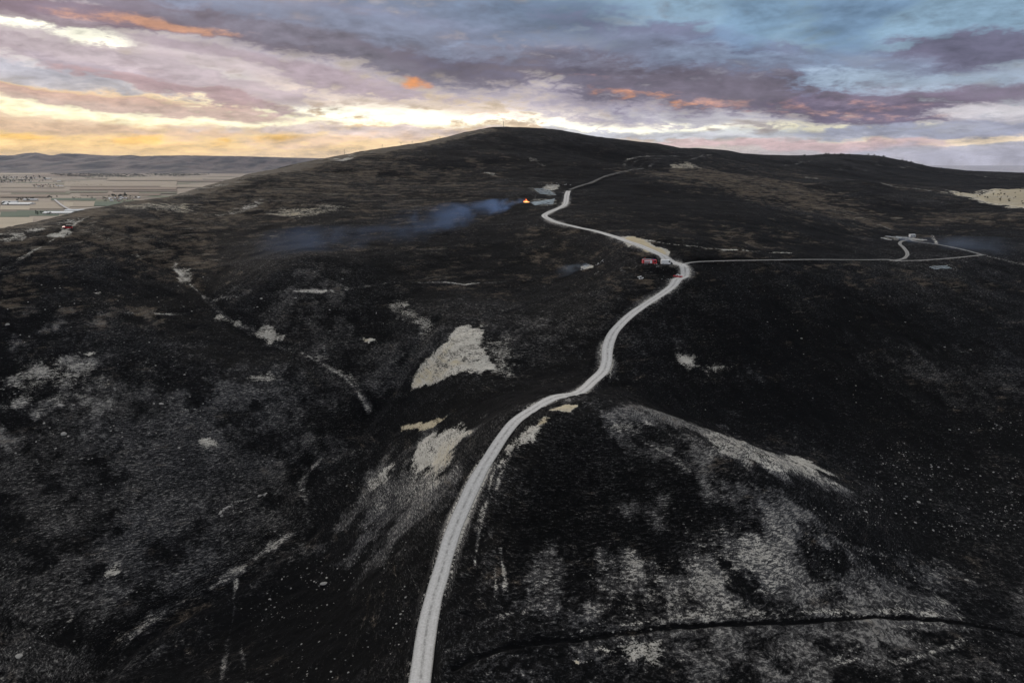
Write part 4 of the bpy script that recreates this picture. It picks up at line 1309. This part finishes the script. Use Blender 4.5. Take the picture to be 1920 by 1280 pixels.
def put_rock(me, x, y, r, label, group):
    o = bpy.data.objects.new('rock', me)
    COL.objects.link(o)
    o.location = (x, y, float(ground(x, y)) + r * 0.12)
    o.rotation_euler = (random.uniform(-0.2, 0.2), random.uniform(-0.2, 0.2), random.uniform(0, 6.28))
    o.scale = (r * random.uniform(0.8, 1.35), r * random.uniform(0.8, 1.2), r * random.uniform(0.65, 1.0))
    if group:
        size = 'small' if r < 0.3 else ('middling' if r < 0.45 else 'large')
        label = size + (' clean ' if me.materials[0] is STONE else ' sooty ') + label
    return tag(o, label, 'rock', group)


for px, py, r, lab in [(607, 1094, 1.05, 'biggest pale boulder on the black slope below the gully'), (120, 814, 1.5, 'lone pale boulder on the grey left slope'),
                       (554, 559, 1.0, 'round boulder above the gully on the dark spur'), (14, 609, 1.3, 'pale boulder at the far left end of the dark slope'),
                       (1812, 1087, 0.62, 'flat pale boulder on the lower right slope'), (35, 1230, 0.95, 'grey boulder beside the burnt shrub mounds'),
                       (1722, 941, 0.75, 'pale boulder below the pale knoll rim'), (303, 757, 1.0, 'blocky boulder on the left slope under the scar'),
                       (114, 760, 1.1, 'rounded grey boulder on the pale mottled ground'), (490, 560, 0.8, 'pale boulder by the gully bank')]:
    x, y, z = hits([(px, py)])[0]
    put_rock(random.choice(BIGM), x, y, r, lab, None)
ZONES = [
    ([(1560, 890), (1700, 820), (1920, 770), (1920, 1000), (1800, 1010), (1600, 980)], 95, (0.2, 0.62), 'stone strewn over the dark slope beyond the knoll', 'stones on the right slope'),
    ([(560, 1060), (780, 980), (770, 1200), (640, 1290), (480, 1290), (460, 1130)], 75, (0.17, 0.5), 'stone on the black slope between gully and road', 'stones left of the road'),
    ([(0, 640), (300, 640), (420, 780), (350, 870), (0, 890)], 55, (0.35, 0.8), 'stone on the mottled slope under the ridge track', 'stones on the left slope'),
    ([(1300, 920), (1560, 950), (1800, 1080), (1500, 1120), (1250, 1010)], 40, (0.2, 0.45), 'stone on the knoll above the ditch', 'stones on the knoll'),
    ([(0, 540), (380, 510), (640, 500), (740, 600), (600, 680), (380, 640), (0, 640)], 25, (0.4, 0.8), 'stone near the upper gully', 'stones by the upper gully'),
]


def in_poly(x, y, P):
    c = False
    for i in range(len(P)):
        (x0, y0), (x1, y1) = P[i - 1], P[i]
        if (y0 > y) != (y1 > y) and x < (x1 - x0) * (y - y0) / (y1 - y0) + x0:
            c = not c
    return c


def sample_poly(P, n):
    xs, ys = [a for a, _ in P], [b for _, b in P]
    out = []
    while len(out) < n:
        a, b = random.uniform(min(xs), max(xs)), random.uniform(min(ys), max(ys))
        if in_poly(a, b, P):
            out.append((a, b))
    return out


rest = []
for P, n, (r0, r1), lab, grp in ZONES:
    for x, y, z in hits(sample_poly(P, n)):
        put_rock(random.choice(ROCKM), x, y, r0 + (r1 - r0) * random.random() ** 3, lab, grp)
    rest.append(hits(sample_poly(P, n * 13)))
rest.append(hits(sample_poly([(0, 900), (540, 860), (540, 1010), (250, 1180), (0, 1270)], 500)))
rest.append(hits(sample_poly([(900, 1290), (1000, 1080), (1500, 980), (1920, 1050), (1920, 1290)], 1400)))
rest.append(hits(sample_poly([(1300, 510), (1900, 560), (1900, 760), (1300, 780)], 260)))
rest.append(hits(sample_poly([(640, 880), (860, 840), (700, 1060)], 260)))
rest = np.vstack(rest)
rest = rest[fbm(rest[:, 0], rest[:, 1], 24, 4, 5, 0.6) + 0.35 * (rng.random(len(rest)) - 0.5) > 0.06]
# the countless small stones, one scatter
base = np.array([v.co[:] for v in ROCKM[0].vertices])
bf_ = []
for pl in ROCKM[0].polygons:
    bf_.append(tuple(pl.vertices))
bf_ = np.array(bf_)
n = len(rest)
rr = 0.06 + 0.34 * rng.random(n) ** 4.5
rr *= np.interp(rest[:, 1], [120, 250, 450], [0.8, 1.2, 1.8])
an = rng.random(n) * 6.283
ca, sa = np.cos(an), np.sin(an)
sx_, sy_, sz_ = rr * (0.8 + 0.6 * rng.random(n)), rr * (0.8 + 0.5 * rng.random(n)), rr * (0.6 + 0.5 * rng.random(n))
bx, by, bz = base[None, :, 0] * sx_[:, None], base[None, :, 1] * sy_[:, None], base[None, :, 2] * sz_[:, None]
V = np.stack([bx * ca[:, None] - by * sa[:, None] + rest[:, 0, None], bx * sa[:, None] + by * ca[:, None] + rest[:, 1, None],
              bz + (ground(rest[:, 0], rest[:, 1]) + rr * 0.1)[:, None]], -1).reshape(-1, 3)
F = (bf_[None] + (np.arange(n) * len(base))[:, None, None]).reshape(-1, 3)
tag(link('stones', mesh_np('stones', V, F, False), simple('scattered_stone', (0.25, 0.245, 0.235, 1), 0.95, 0.1, 0.5, 0.7)), 'countless small pale stones scattered over the burnt slopes', kind='stuff')

# ruined stone wall on the left slope: stones set along two lines
wl = tag(empty('ruined_wall', hits([(455, 948)])[0]), 'ruined pale dry-stone wall on the grey left slope', 'wall')
o0 = Vector(wl.location)
for pxs, n, r0 in (([(412, 962), (425, 952), (434, 948)], 16, 0.55), ([(434, 948), (436, 941), (452, 938), (475, 931)], 22, 0.32), ([(484, 930), (494, 928), (500, 924)], 12, 0.6),
                   ([(436, 957), (448, 960), (462, 954), (472, 950)], 12, 0.28), ([(414, 966), (420, 967)], 4, 0.5)):
    ln = smooth_line(hits(pxs), 0.5)
    for k in range(n):
        a = ln[int(k / n * (len(ln) - 1))]
        r = r0 * random.uniform(0.6, 1.2)
        x, y = a[0] + random.uniform(-0.35, 0.35), a[1] + random.uniform(-0.35, 0.35)
        o = link('stone', random.choice(ROCKM), None, wl)
        o.location = Vector((x, y, float(ground(x, y)) + 0.1)) - o0
        o.rotation_euler = (0, 0, random.uniform(0, 6))
        o.scale = (r * 1.2, r, r * 0.9)


# ------------------------------------------------------------------ burnt plots with ash rows, fire, debris
def strip_mesh(a, b, w, h, n=14):
    a, b = np.array(a[:2]), np.array(b[:2])
    d = (b - a) / np.linalg.norm(b - a)
    nr = np.array([-d[1], d[0]])
    V, Fs = [], []
    prof = [(-1, -0.1), (-0.55, 0.75), (0.1, 1.0), (0.6, 0.6), (1, -0.1)]
    for i in range(n):
        c = a + (b - a) * i / (n - 1)
        ww, hh = w * random.uniform(0.7, 1.15), h * random.uniform(0.5, 1.2)
        for s, q in prof:
            x, y = c + nr * s * ww / 2
            V.append((x, y, float(ground(x, y)) + 0.05 + q * hh))
    k = len(prof)
    for i in range(n - 1):
        for j in range(k - 1):
            Fs.append((i * k + j, i * k + j + 1, (i + 1) * k + j + 1, (i + 1) * k + j))
    return V, Fs


ASHB = simple('blue_grey_ash', (0.38, 0.44, 0.48, 1), 0.9, 0.1, 0.25, 0.6)


def plot(name, label, rows_px, m, w, h):
    r0 = Vector(hits([rows_px[0][0]])[0])
    root = tag(empty(name, r0), label, 'burnt plot')
    for a, b in rows_px:
        A, B = hits([a, b])
        V, Fs = strip_mesh(A, B, w, h)
        mb = MB()
        mb.add([Vector(v) - r0 for v in V], Fs)
        mb.build('ash_row', m, root, smooth=True)
    return root


plot('burnt_plot', 'upper burnt plot with bluish ash rows beside the track', [((1001 + 2.2 * k, 354.5 + 1.7 * k), (1030 + 2.4 * k, 356.5 + 1.75 * k)) for k in range(6)], ASHB, 1.1, 0.35)
plot('burnt_plot', 'lower burnt plot with grey ash rows beside the flames', [((994 + 1.6 * k, 380 + 1.0 * k), (1040 - 0.6 * k, 372.8 + 1.9 * k)) for k in range(6)], ASHB, 1.1, 0.35)
plot('burnt_plot', 'small burnt plot with ash rows below the farm loop track', [((1742 + 4 * k, 501 + 1.6 * k), (1776 + 4 * k, 498.5 + 2.2 * k)) for k in range(3)], ASHB, 0.6, 0.2)
plot('burnt_plot', 'long white ash streaks in the smoking farm yard', [((1652, 446), (1672, 450)), ((1660, 443), (1690, 446)), ((1680, 443.5), (1712, 448)), ((1705, 447), (1738, 450))], ASH, 1.0, 0.35)


def heap(name, px, py, label, cat, m, n, spread, r0, group=None):
    c = Vector(hits([(px, py)])[0])
    root = tag(empty(name, c), label, cat, group)
    for k in range(n):
        x, y = c.x + random.gauss(0, spread), c.y + random.gauss(0, spread)
        o = link('piece', random.choice(ROCKM).copy(), None, root)
        o.data.materials.clear()
        o.data.materials.append(m)
        o.location = Vector((x, y, float(ground(x, y)) + 0.1)) - c
        r = 0.7 * r0 * random.uniform(0.4, 1.3)
        o.scale = (r * 1.5, r, r * 0.6)
        o.rotation_euler = (0, 0, random.uniform(0, 6))
    return root


heap('ash_heap', 1100, 499.5, 'smouldering white ash heap giving off thin smoke', 'ash heap', ASH, 14, 1.6, 0.8)
heap('debris_pile', 1123, 493, 'white scrap scattered uphill of the smouldering ash heap', 'debris', TIN, 12, 1.6, 0.45)
heap('debris_pile', 1121, 512, 'white scrap scattered downhill of the smouldering ash heap', 'debris', TIN, 10, 1.7, 0.4)
heap('debris_pile', 1199, 521, 'crumpled pale sheet metal lying below the fire engine', 'debris', TIN, 10, 0.9, 0.75)
heap('debris_pile', 1235, 500, 'small pale scraps on the verge in front of the van', 'debris', TIN, 6, 0.8, 0.3)
heap('debris_pile', 1250, 522, 'loose pale blocks left of the red pickup', 'debris', TIN, 5, 1.8, 0.35)
heap('debris_pile', 1046, 346, 'white rubble at the top of the burnt plots', 'debris', TIN, 14, 6.0, 0.9)
heap('debris_pile', 1028, 347, 'pale rubble and posts behind the ash rows', 'debris', STONE, 14, 5.0, 0.8)

# flames
fl_m = bpy.data.materials.new('flame')
fl_m.use_nodes = True
t = NT(fl_m.node_tree)
em = t.add('ShaderNodeEmission')
zc = t.sep(t.add('ShaderNodeTexCoord').outputs['Generated'])[2]
t.put(em.inputs[0], t.mix(t.ss(zc, 0.1, 0.9), (1.0, 0.45, 0.16, 1), (1.0, 0.13, 0.03, 1)))
t.put(em.inputs[1], t.ss(zc, 1.0, 0.0, 0.8, 2.6))
t.l.new(em.outputs[0], t.add('ShaderNodeOutputMaterial').inputs[0])
c = Vector(hits([(986.5, 379.5)])[0])
fr = tag(empty('fire', c), 'orange flames burning at the edge of the lower plot', 'fire')
for k, (ox, oy, h, r) in enumerate([(0, 0, 2.6, 1.0), (-1.3, 0.4, 1.9, 0.8), (1.2, 0.3, 1.7, 0.8), (0.4, 1.4, 3.4, 0.7), (-0.7, -0.8, 1.4, 0.7), (2.3, 0.8, 1.0, 0.5)]):
    mb = MB()
    rings = []
    for j, (q, w) in enumerate([(0, 0.7), (0.2, 1.0), (0.45, 0.75), (0.7, 0.4), (1.0, 0.03)]):
        for i in range(8):
            a = 2 * math.pi * i / 8
            rings.append((ox + r * w * math.cos(a) * random.uniform(0.75, 1.2) - q * q * 0.7, oy + r * w * math.sin(a), q * h))
    mb.add(rings, [(j * 8 + i, j * 8 + (i + 1) % 8, (j + 1) * 8 + (i + 1) % 8, (j + 1) * 8 + i) for j in range(4) for i in range(8)])
    mb.build('flame', fl_m, fr, smooth=True)
fr.scale = (1.15, 1.15, 1.15)
heap('burning_heap', 988, 381, 'charred heap under the orange flames', 'burning heap', DARK, 12, 1.8, 0.7)


# ------------------------------------------------------------------ skyline posts, mast, shrubs
POST = simple('weathered_post', (0.06, 0.055, 0.05, 1), 0.9, 0.1, 0.3)


def post(px, py, h, label, group, cross=False, w=0.22, cat='pole', name='utility_pole'):
    x, y, z = hits([(px, py)])[0]
    root = tag(empty(name, (x, y, float(ground(x, y)) - 0.3)), label, cat, group)
    MB().cyl((0, 0, 0), (0, 0, h), w, 6, w * 0.6).build('shaft', POST, root)
    if cross:
        MB().box(-1.2, 1.2, -0.12, 0.12, h * 0.86, h * 0.86 + 0.25).build('crossarm', POST, root)


for px, py, h in [(646, 291, 8), (717, 280, 7), (752, 275, 6), (773, 272, 6.5), (825, 262, 5)]:
    post(px, py, h, 'thin utility pole standing on the left ridge crest', 'poles along the left ridge', True)
for k in range(26):
    px = 655 + k * 8.6 + random.uniform(-2, 2)
    py = np.interp(px, [a for a, _, _ in SKYL], [b for _, b, _ in SKYL]) + 2
    post(px, py, random.uniform(1.8, 2.8), 'short fence post on the left ridge crest', 'fence posts along the left ridge', False, 0.13, 'fence post', 'fence_post')
x, y, z = hits([(944, 239.5)])[0]
ms = tag(empty('summit_mast', (x, y, float(ground(x, y)) - 0.5)), 'slender mast on the hill summit', 'mast')
MB().cyl((0, 0, 0), (0, 0, 12), 0.35, 6, 0.16).build('shaft', POST, ms)
MB().box(-0.9, 0.9, -0.15, 0.15, 8.6, 8.9).box(-0.6, 0.6, -0.15, 0.15, 10.2, 10.45).build('antenna', POST, ms)
MB().box(-1.6, 1.6, -1.2, 1.2, 0, 1.6).build('base', STONE2, ms)

LEAFD = simple('scorched_leaf', (0.035, 0.036, 0.024, 1), 0.9, 0.05, 0.5, 0.6)
LEAFG = simple('dull_leaf', (0.045, 0.06, 0.034, 1), 0.9, 0.05, 0.5, 0.3)
BARK = simple('bark', (0.06, 0.045, 0.035, 1), 0.95, 0.05, 0.3)


def crown_mesh(seed, n, rx, rz, zc, leaf):
    r = random.Random(seed)
    mb = MB()
    lobes = [(r.uniform(-0.5, 0.5) * rx, r.uniform(-0.5, 0.5) * rx, zc + r.uniform(-0.55, 0.55) * rz, r.uniform(0.45, 0.75)) for _ in range(6)]
    for _ in range(n):
        lx, ly, lz, s = r.choice(lobes)
        d = Vector((r.gauss(0, 1), r.gauss(0, 1), r.gauss(0, 1))).normalized() * r.uniform(0.5, 1.05)
        c = Vector((lx + d.x * rx * s, ly + d.y * rx * s, lz + d.z * rz * s))
        a = Vector((r.gauss(0, 1), r.gauss(0, 1), r.gauss(0, 1))).normalized() * leaf
        b = Vector((r.gauss(0, 1), r.gauss(0, 1), r.gauss(0, 1))).normalized() * leaf
        mb.add([c, c + a, c + a * 0.6 + b, c + b * 0.8], [(0, 1, 2, 3)])
    return mb.mesh('crown')


def tree_kit(seed, n, rx, rz, zc, leaf, trunk_h, m):
    cm = crown_mesh(seed, n, rx, rz, zc, leaf)
    cm.materials.append(m)
    tm = MB().cyl((0, 0, -0.3), (0, 0, trunk_h), trunk_h * 0.055 + 0.05, 6, 0.05).cyl((0, 0, trunk_h * 0.5), (rx * 0.4, 0, zc), 0.08, 5, 0.03).mesh('trunk')
    tm.materials.append(BARK)
    return cm, tm


def put_tree(kit, name, loc, s, label, cat, group):
    root = tag(empty(name, loc, random.uniform(0, 6)), ('tall ' if s > 1.9 else 'low ' if s < 1.2 else 'medium ') + label, cat, group)
    root.scale = (s,) * 3
    link('crown', kit[0], None, root)
    link('trunk', kit[1], None, root)
    return root


SHRUB = [tree_kit(s, 130, 1.3, 0.9, 1.0, 0.35, 0.9, LEAFD) for s in range(3)]
TREE = [tree_kit(20 + s, 220, 3.2, 3.4, 5.2, 0.9, 4.5, LEAFG) for s in range(4)]
for k in range(24):
    px = random.choice([random.uniform(1500, 1660), random.uniform(1540, 1600), random.uniform(1660, 1800)])
    py = np.interp(px, [a for a, _, _ in SKYL], [b for _, b, _ in SKYL]) + random.uniform(0.6, 3)
    x, y, z = hits([(px, py)])[0]
    put_tree(random.choice(SHRUB), 'shrub', (x, y, float(ground(x, y)) - 0.2), random.uniform(1.5, 3.2), 'scorched shrub on the far right skyline ridge', 'shrub', 'shrubs on the far ridge')
for px, py in sample_poly([(1790, 362), (1920, 354), (1920, 386), (1850, 377)], 34):
    x, y, z = hits([(px, py)])[0]
    put_tree(random.choice(SHRUB), 'shrub', (x, y, float(ground(x, y)) - 0.2), random.uniform(0.6, 1.3), 'small dark shrub in the unburnt tan field', 'shrub', 'shrubs in the tan field')

# ------------------------------------------------------------------ farms and village on the plain
ROOFR = simple('dull_roof', (0.22, 0.13, 0.10, 1), 0.8, 0.1, 0.2, 0.2)
ROOFW = simple('white_roof', (0.66, 0.68, 0.70, 1), 0.6, 0.2, 0.12, 0.05)
PALEW = simple('pale_wall', (0.52, 0.48, 0.43, 1), 0.9, 0.1, 0.15, 0.2)


def building(name, px, py, L, Wd, H, rh, label, group, roof, rz=0.0, cat='building'):
    x, y = plain_xy(px, py)
    if group:
        label += ', roof red-tiled' if roof is ROOFR else ', roof white'
    root = tag(empty(name, (x, y, PLAIN + 0.5), rz), label, cat, group)
    w = MB().box(-L / 2, L / 2, -Wd / 2, Wd / 2, -0.5, H).build('wall', PALEW, root)
    MB().prism([(-Wd / 2 - 0.6, H + 0.02), (Wd / 2 + 0.6, H + 0.02), (0, H + rh)], -L / 2 - 0.5, L / 2 + 0.5).build('roof', roof, root).rotation_euler = (0, 0, R(90))
    for k in range(max(2, int(L / 12))):
        xx = -L / 2 + (k + 0.5) * L / max(2, int(L / 12))
        MB().box(xx - 1.2, xx + 1.2, -Wd / 2 - 0.1, -Wd / 2 - 0.02, 1.0, min(H - 0.4, 3.2)).build('window', GLASS, w)
    return root


building('greenhouse', 36, 384, 150, 60, 6, 7, 'long white greenhouse beside the dark tree clump on the plain', None, ROOFW, 0.05, 'greenhouse')
building('barn', 20, 380.5, 90, 26, 6, 5, 'white barn behind the long white greenhouse', None, ROOFW, 0.0, 'barn')
building('barn', 58, 376.5, 80, 22, 7, 5, 'pale barn with trees beyond the white greenhouse', None, ROOFW, 0.1, 'barn')
building('greenhouse', 112, 401, 130, 50, 6, 6, 'broad white greenhouse just over the ridge by the green field', None, ROOFW, 0.08, 'greenhouse')
building('greenhouse', 142, 397, 95, 34, 6, 6, 'narrow white greenhouse adjoining the plain road', None, ROOFW, 0.05, 'greenhouse')
building('barn', 90, 336.5, 75, 40, 10, 6, 'white warehouse at the end of the valley village', None, ROOFW, 0, 'barn')
building('barn', 111, 341, 40, 20, 8, 4, 'white shed next to the long dark hedge', None, ROOFW, 0, 'barn')
building('barn', 113, 350, 60, 18, 6, 4, 'white-roofed shed at the edge of the lower hamlet', None, ROOFW, 0, 'barn')
for px, py in sample_poly([(0, 334), (60, 331), (85, 336), (60, 342), (0, 343)], 34) + sample_poly([(60, 347), (110, 347), (100, 352), (66, 352)], 12):
    building('house', px, py, random.uniform(12, 22), random.uniform(9, 12), random.uniform(5, 8), 3.5, 'small pale house among trees in the distant valley village', 'houses of the valley village', random.choice([ROOFR, ROOFR, ROOFW]), random.uniform(0, 3), 'house')
for px, py in sample_poly([(195, 374), (240, 369), (265, 371), (235, 379), (200, 380)], 16):
    building('house', px, py, random.uniform(12, 22), random.uniform(9, 12), random.uniform(4, 7), 3.5, 'small grey house in the hamlet just beyond the burnt ridge', 'houses of the near hamlet', random.choice([ROOFW, ROOFR, ROOFW]), random.uniform(0, 3), 'house')


def trees(zone, n, lab, grp, s0, s1):
    for px, py in sample_poly(zone, n):
        x, y = plain_xy(px, py)
        put_tree(random.choice(TREE), 'tree', (x, y, PLAIN), random.uniform(s0, s1), lab, 'tree', grp)


trees([(0, 333), (80, 331), (90, 340), (0, 344)], 60, 'dark tree among the houses of the distant village', 'village trees', 1.8, 3.2)
trees([(55, 347), (120, 347), (110, 352), (60, 352)], 22, 'dark tree around the lower hamlet sheds', 'lower hamlet trees', 1.3, 2.0)
trees([(200, 368), (235, 365), (240, 370), (205, 373)], 22, 'dark tree in the clump behind the near hamlet', 'near hamlet trees', 1.4, 2.2)
trees([(190, 372), (260, 369), (250, 378), (195, 379)], 18, 'dark tree between the near hamlet houses', 'trees between hamlet houses', 0.9, 1.5)
trees([(28, 373), (70, 373), (60, 378), (30, 378)], 12, 'dark tree behind the pale barn', 'trees by the barn', 1.2, 1.9)
trees([(0, 381), (20, 382), (20, 386), (0, 385)], 8, 'dark tree beside the long white greenhouse', 'trees by the greenhouse', 1.2, 1.8)
trees([(64, 398), (98, 399), (96, 403), (66, 403)], 16, 'dark tree between green field and broad greenhouse', 'trees by the broad greenhouse', 0.9, 1.4)
trees([(85, 370), (108, 370), (106, 373), (88, 373)], 8, 'dark tree at the bend of the plain road', 'trees at the plain road', 1.2, 1.7)
trees([(130, 371), (180, 369), (178, 372), (134, 374)], 10, 'dark tree along the green strip field', 'trees at the green strip', 0.9, 1.4)


def mass(name, zone, n, label, s0, s1):
    cm = np.array([v.co[:] for v in TREE[0][0].vertices])
    cf = np.array([tuple(p_.vertices) for p_ in TREE[0][0].polygons])
    keep = rng.choice(len(cf), 60, replace=False)
    V, Fs = [], []
    for px, py in sample_poly(zone, n):
        x, y = plain_xy(px, py)
        s = random.uniform(s0, s1)
        q = cm[cf[keep]].reshape(-1, 3) * s * np.array([1.3, 1.3, 0.85]) + np.array([x, y, PLAIN - 1.5 * s])
        Fs.append(np.arange(240).reshape(60, 4) + 240 * len(V))
        V.append(q)
    tag(link(name, mesh_np(name, np.vstack(V), np.vstack(Fs), False), LEAFG), label, kind='stuff')


mass('woodland', [(90, 327), (150, 326), (250, 327), (290, 331), (240, 333), (160, 332.5), (110, 330)], 520, 'dark wooded belt at the foot of the mountains', 2.4, 4.2)
mass('woodland', [(270, 327), (340, 326), (400, 328), (330, 332), (285, 330)], 260, 'second dark wooded belt along the mountain foot', 2.4, 4.2)
mass('orchard', [(0, 332), (84, 331), (92, 339), (60, 344), (0, 345)], 260, 'dark orchards and gardens around the distant village', 0.9, 1.7)
mass('orchard', [(190, 370), (262, 368), (270, 372), (235, 380), (196, 380)], 70, 'dark gardens around the near hamlet', 0.6, 1.1)
mass('hedge', [(100, 340.2), (150, 340.6), (150, 342), (100, 341.5)], 70, 'long dark hedge east of the village', 1.0, 1.5)
mass('hedge', [(128, 346.2), (192, 346.4), (192, 347.6), (128, 347.4)], 80, 'second dark hedge across the tan field', 0.9, 1.3)
mass('hedge', [(158, 333), (205, 335), (205, 337), (160, 335)], 70, 'dark hedge below the mountain belt', 1.2, 1.8)
pl_line = [plain_xy(a, b) for a, b in [(103, 376), (112, 384), (124, 392), (138, 396), (165, 393), (190, 390)]]
pl_line = smooth_line(np.array([(a, b, 0) for a, b in pl_line]), 20)
d = np.gradient(pl_line[:, :2], axis=0)
d /= np.linalg.norm(d, axis=1)[:, None]
nrm = np.stack([-d[:, 1], d[:, 0]], 1)
V = np.stack([np.concatenate([pl_line[:, :2] + nrm * 6, np.full((len(pl_line), 1), PLAIN + 8)], 1), np.concatenate([pl_line[:, :2] - nrm * 6, np.full((len(pl_line), 1), PLAIN + 8)], 1)], 1).reshape(-1, 3)
me = mesh_np('plain_road', V, grid_faces(len(pl_line), 2))
tag(link('plain_road', me, simple('plain_road', (0.42, 0.41, 0.42, 1), 0.9, 0.1, 0.1, 0.01)), 'pale road crossing the plain past the greenhouses', kind='structure')


# ------------------------------------------------------------------ smoke and haze
def smoke(name, label, a_px, b_px, w0, w1, h, dens, color, wind_h=1.0, head=0.0, scale=3.0):
    """plume from pixel a to pixel b lying over the slope; local x runs 0..1 along it"""
    A, B = Vector(hits([a_px])[0]), Vector(hits([b_px])[0])
    A.z += wind_h
    B.z += wind_h + h * 0.22
    L = (B - A).length
    mb = MB()
    n, k = 8, 10
    vs = []
    for i in range(n + 1):
        s = i / n
        w = (w0 + (w1 - w0) * s ** 0.8) / L
        hh = (2.0 + (h - 2.0) * s ** 0.8) / L
        for j in range(k):
            a = 2 * math.pi * j / k
            vs.append((s, math.cos(a) * w, math.sin(a) * hh))
    fs = [(i * k + j, i * k + (j + 1) % k, (i + 1) * k + (j + 1) % k, (i + 1) * k + j) for i in range(n) for j in range(k)]
    fs += [tuple(range(k - 1, -1, -1)), tuple(range(n * k, n * k + k))]
    mb.add(vs, fs)
    m = bpy.data.materials.new('smoke')
    m.use_nodes = True
    t = NT(m.node_tree)
    co = t.add('ShaderNodeTexCoord').outputs['Object']
    x, y, z = t.sep(co)
    sx = t.m('POWER', t.m('MAXIMUM', x, 0.0), 0.8)
    wr = t.m('MULTIPLY_ADD', sx, (w1 - w0) / L, w0 / L)
    hr = t.m('MULTIPLY_ADD', sx, (h - 2.0) / L, 2.0 / L)
    nz = t.noise(t.v('MULTIPLY', co, (1.0, 2.2, 2.2)), scale, 5, 0.6, dist=0.6)
    rad = t.v('LENGTH', t.xyz(0.0, t.m('DIVIDE', y, wr), t.m('DIVIDE', z, hr)))
    f = t.ss(t.m('MULTIPLY_ADD', t.m('SUBTRACT', nz, 0.5), -2.6, rad), 0.95, 0.1)
    f = t.m('MULTIPLY', f, t.ss(nz, 0.38, 0.64, 0.06, 1.0))
    f = t.m('MULTIPLY', f, t.ss(x, 1.0, 0.45, 0.0, 1.0))
    f = t.m('MULTIPLY', f, t.m('MULTIPLY_ADD', t.ss(x, 0.35, 0.0), head, 1.0))
    pv = t.add('ShaderNodeVolumePrincipled')
    pv.inputs['Color'].default_value = color
    t.put(pv.inputs['Density'], t.m('MULTIPLY', f, dens))
    t.l.new(pv.outputs[0], t.add('ShaderNodeOutputMaterial').inputs['Volume'])
    o = mb.build(name, m)
    xq = (B - A).to_track_quat('X', 'Z')
    o.location, o.rotation_euler, o.scale = A, xq.to_euler(), (L, L, L)
    return tag(o, label, kind='stuff')


BLUE = (0.31, 0.49, 0.92, 1)
smoke('smoke', 'blue smoke drifting left from the flames', (984, 379), (690, 462), 2.2, 34, 19, 0.012, BLUE, 2.0, 8.0, 6.0)
smoke('smoke', 'faint blue smoke haze over the dark mid slope', (740, 430), (480, 520), 20, 42, 22, 0.005, BLUE, 2.0, 0.0, 2.2)
smoke('smoke', 'thin blue smoke spreading from the farm over the right hollow', (1690, 449), (1925, 510), 8, 40, 18, 0.0075, (0.48, 0.62, 0.9, 1), 2.0, 1.5, 2.6)
smoke('smoke', 'wisp of pale smoke beside the white ash heap', (1104, 500), (1040, 520), 2.0, 9, 6, 0.03, (0.55, 0.7, 0.95, 1), 0.8, 4.0, 2.6)

hz = MB().box(-27000, 27000, -3500, 31000, PLAIN - 8, 420).mesh('haze')
hm = bpy.data.materials.new('haze')
hm.use_nodes = True
t = NT(hm.node_tree)
pv = t.add('ShaderNodeVolumePrincipled')
pv.inputs['Color'].default_value = (0.78, 0.80, 1.0, 1)
pv.inputs['Density'].default_value = 1.15e-5
t.l.new(pv.outputs[0], t.add('ShaderNodeOutputMaterial').inputs['Volume'])
tag(link('haze', hz, hm), 'thin evening haze over the plain', kind='stuff')
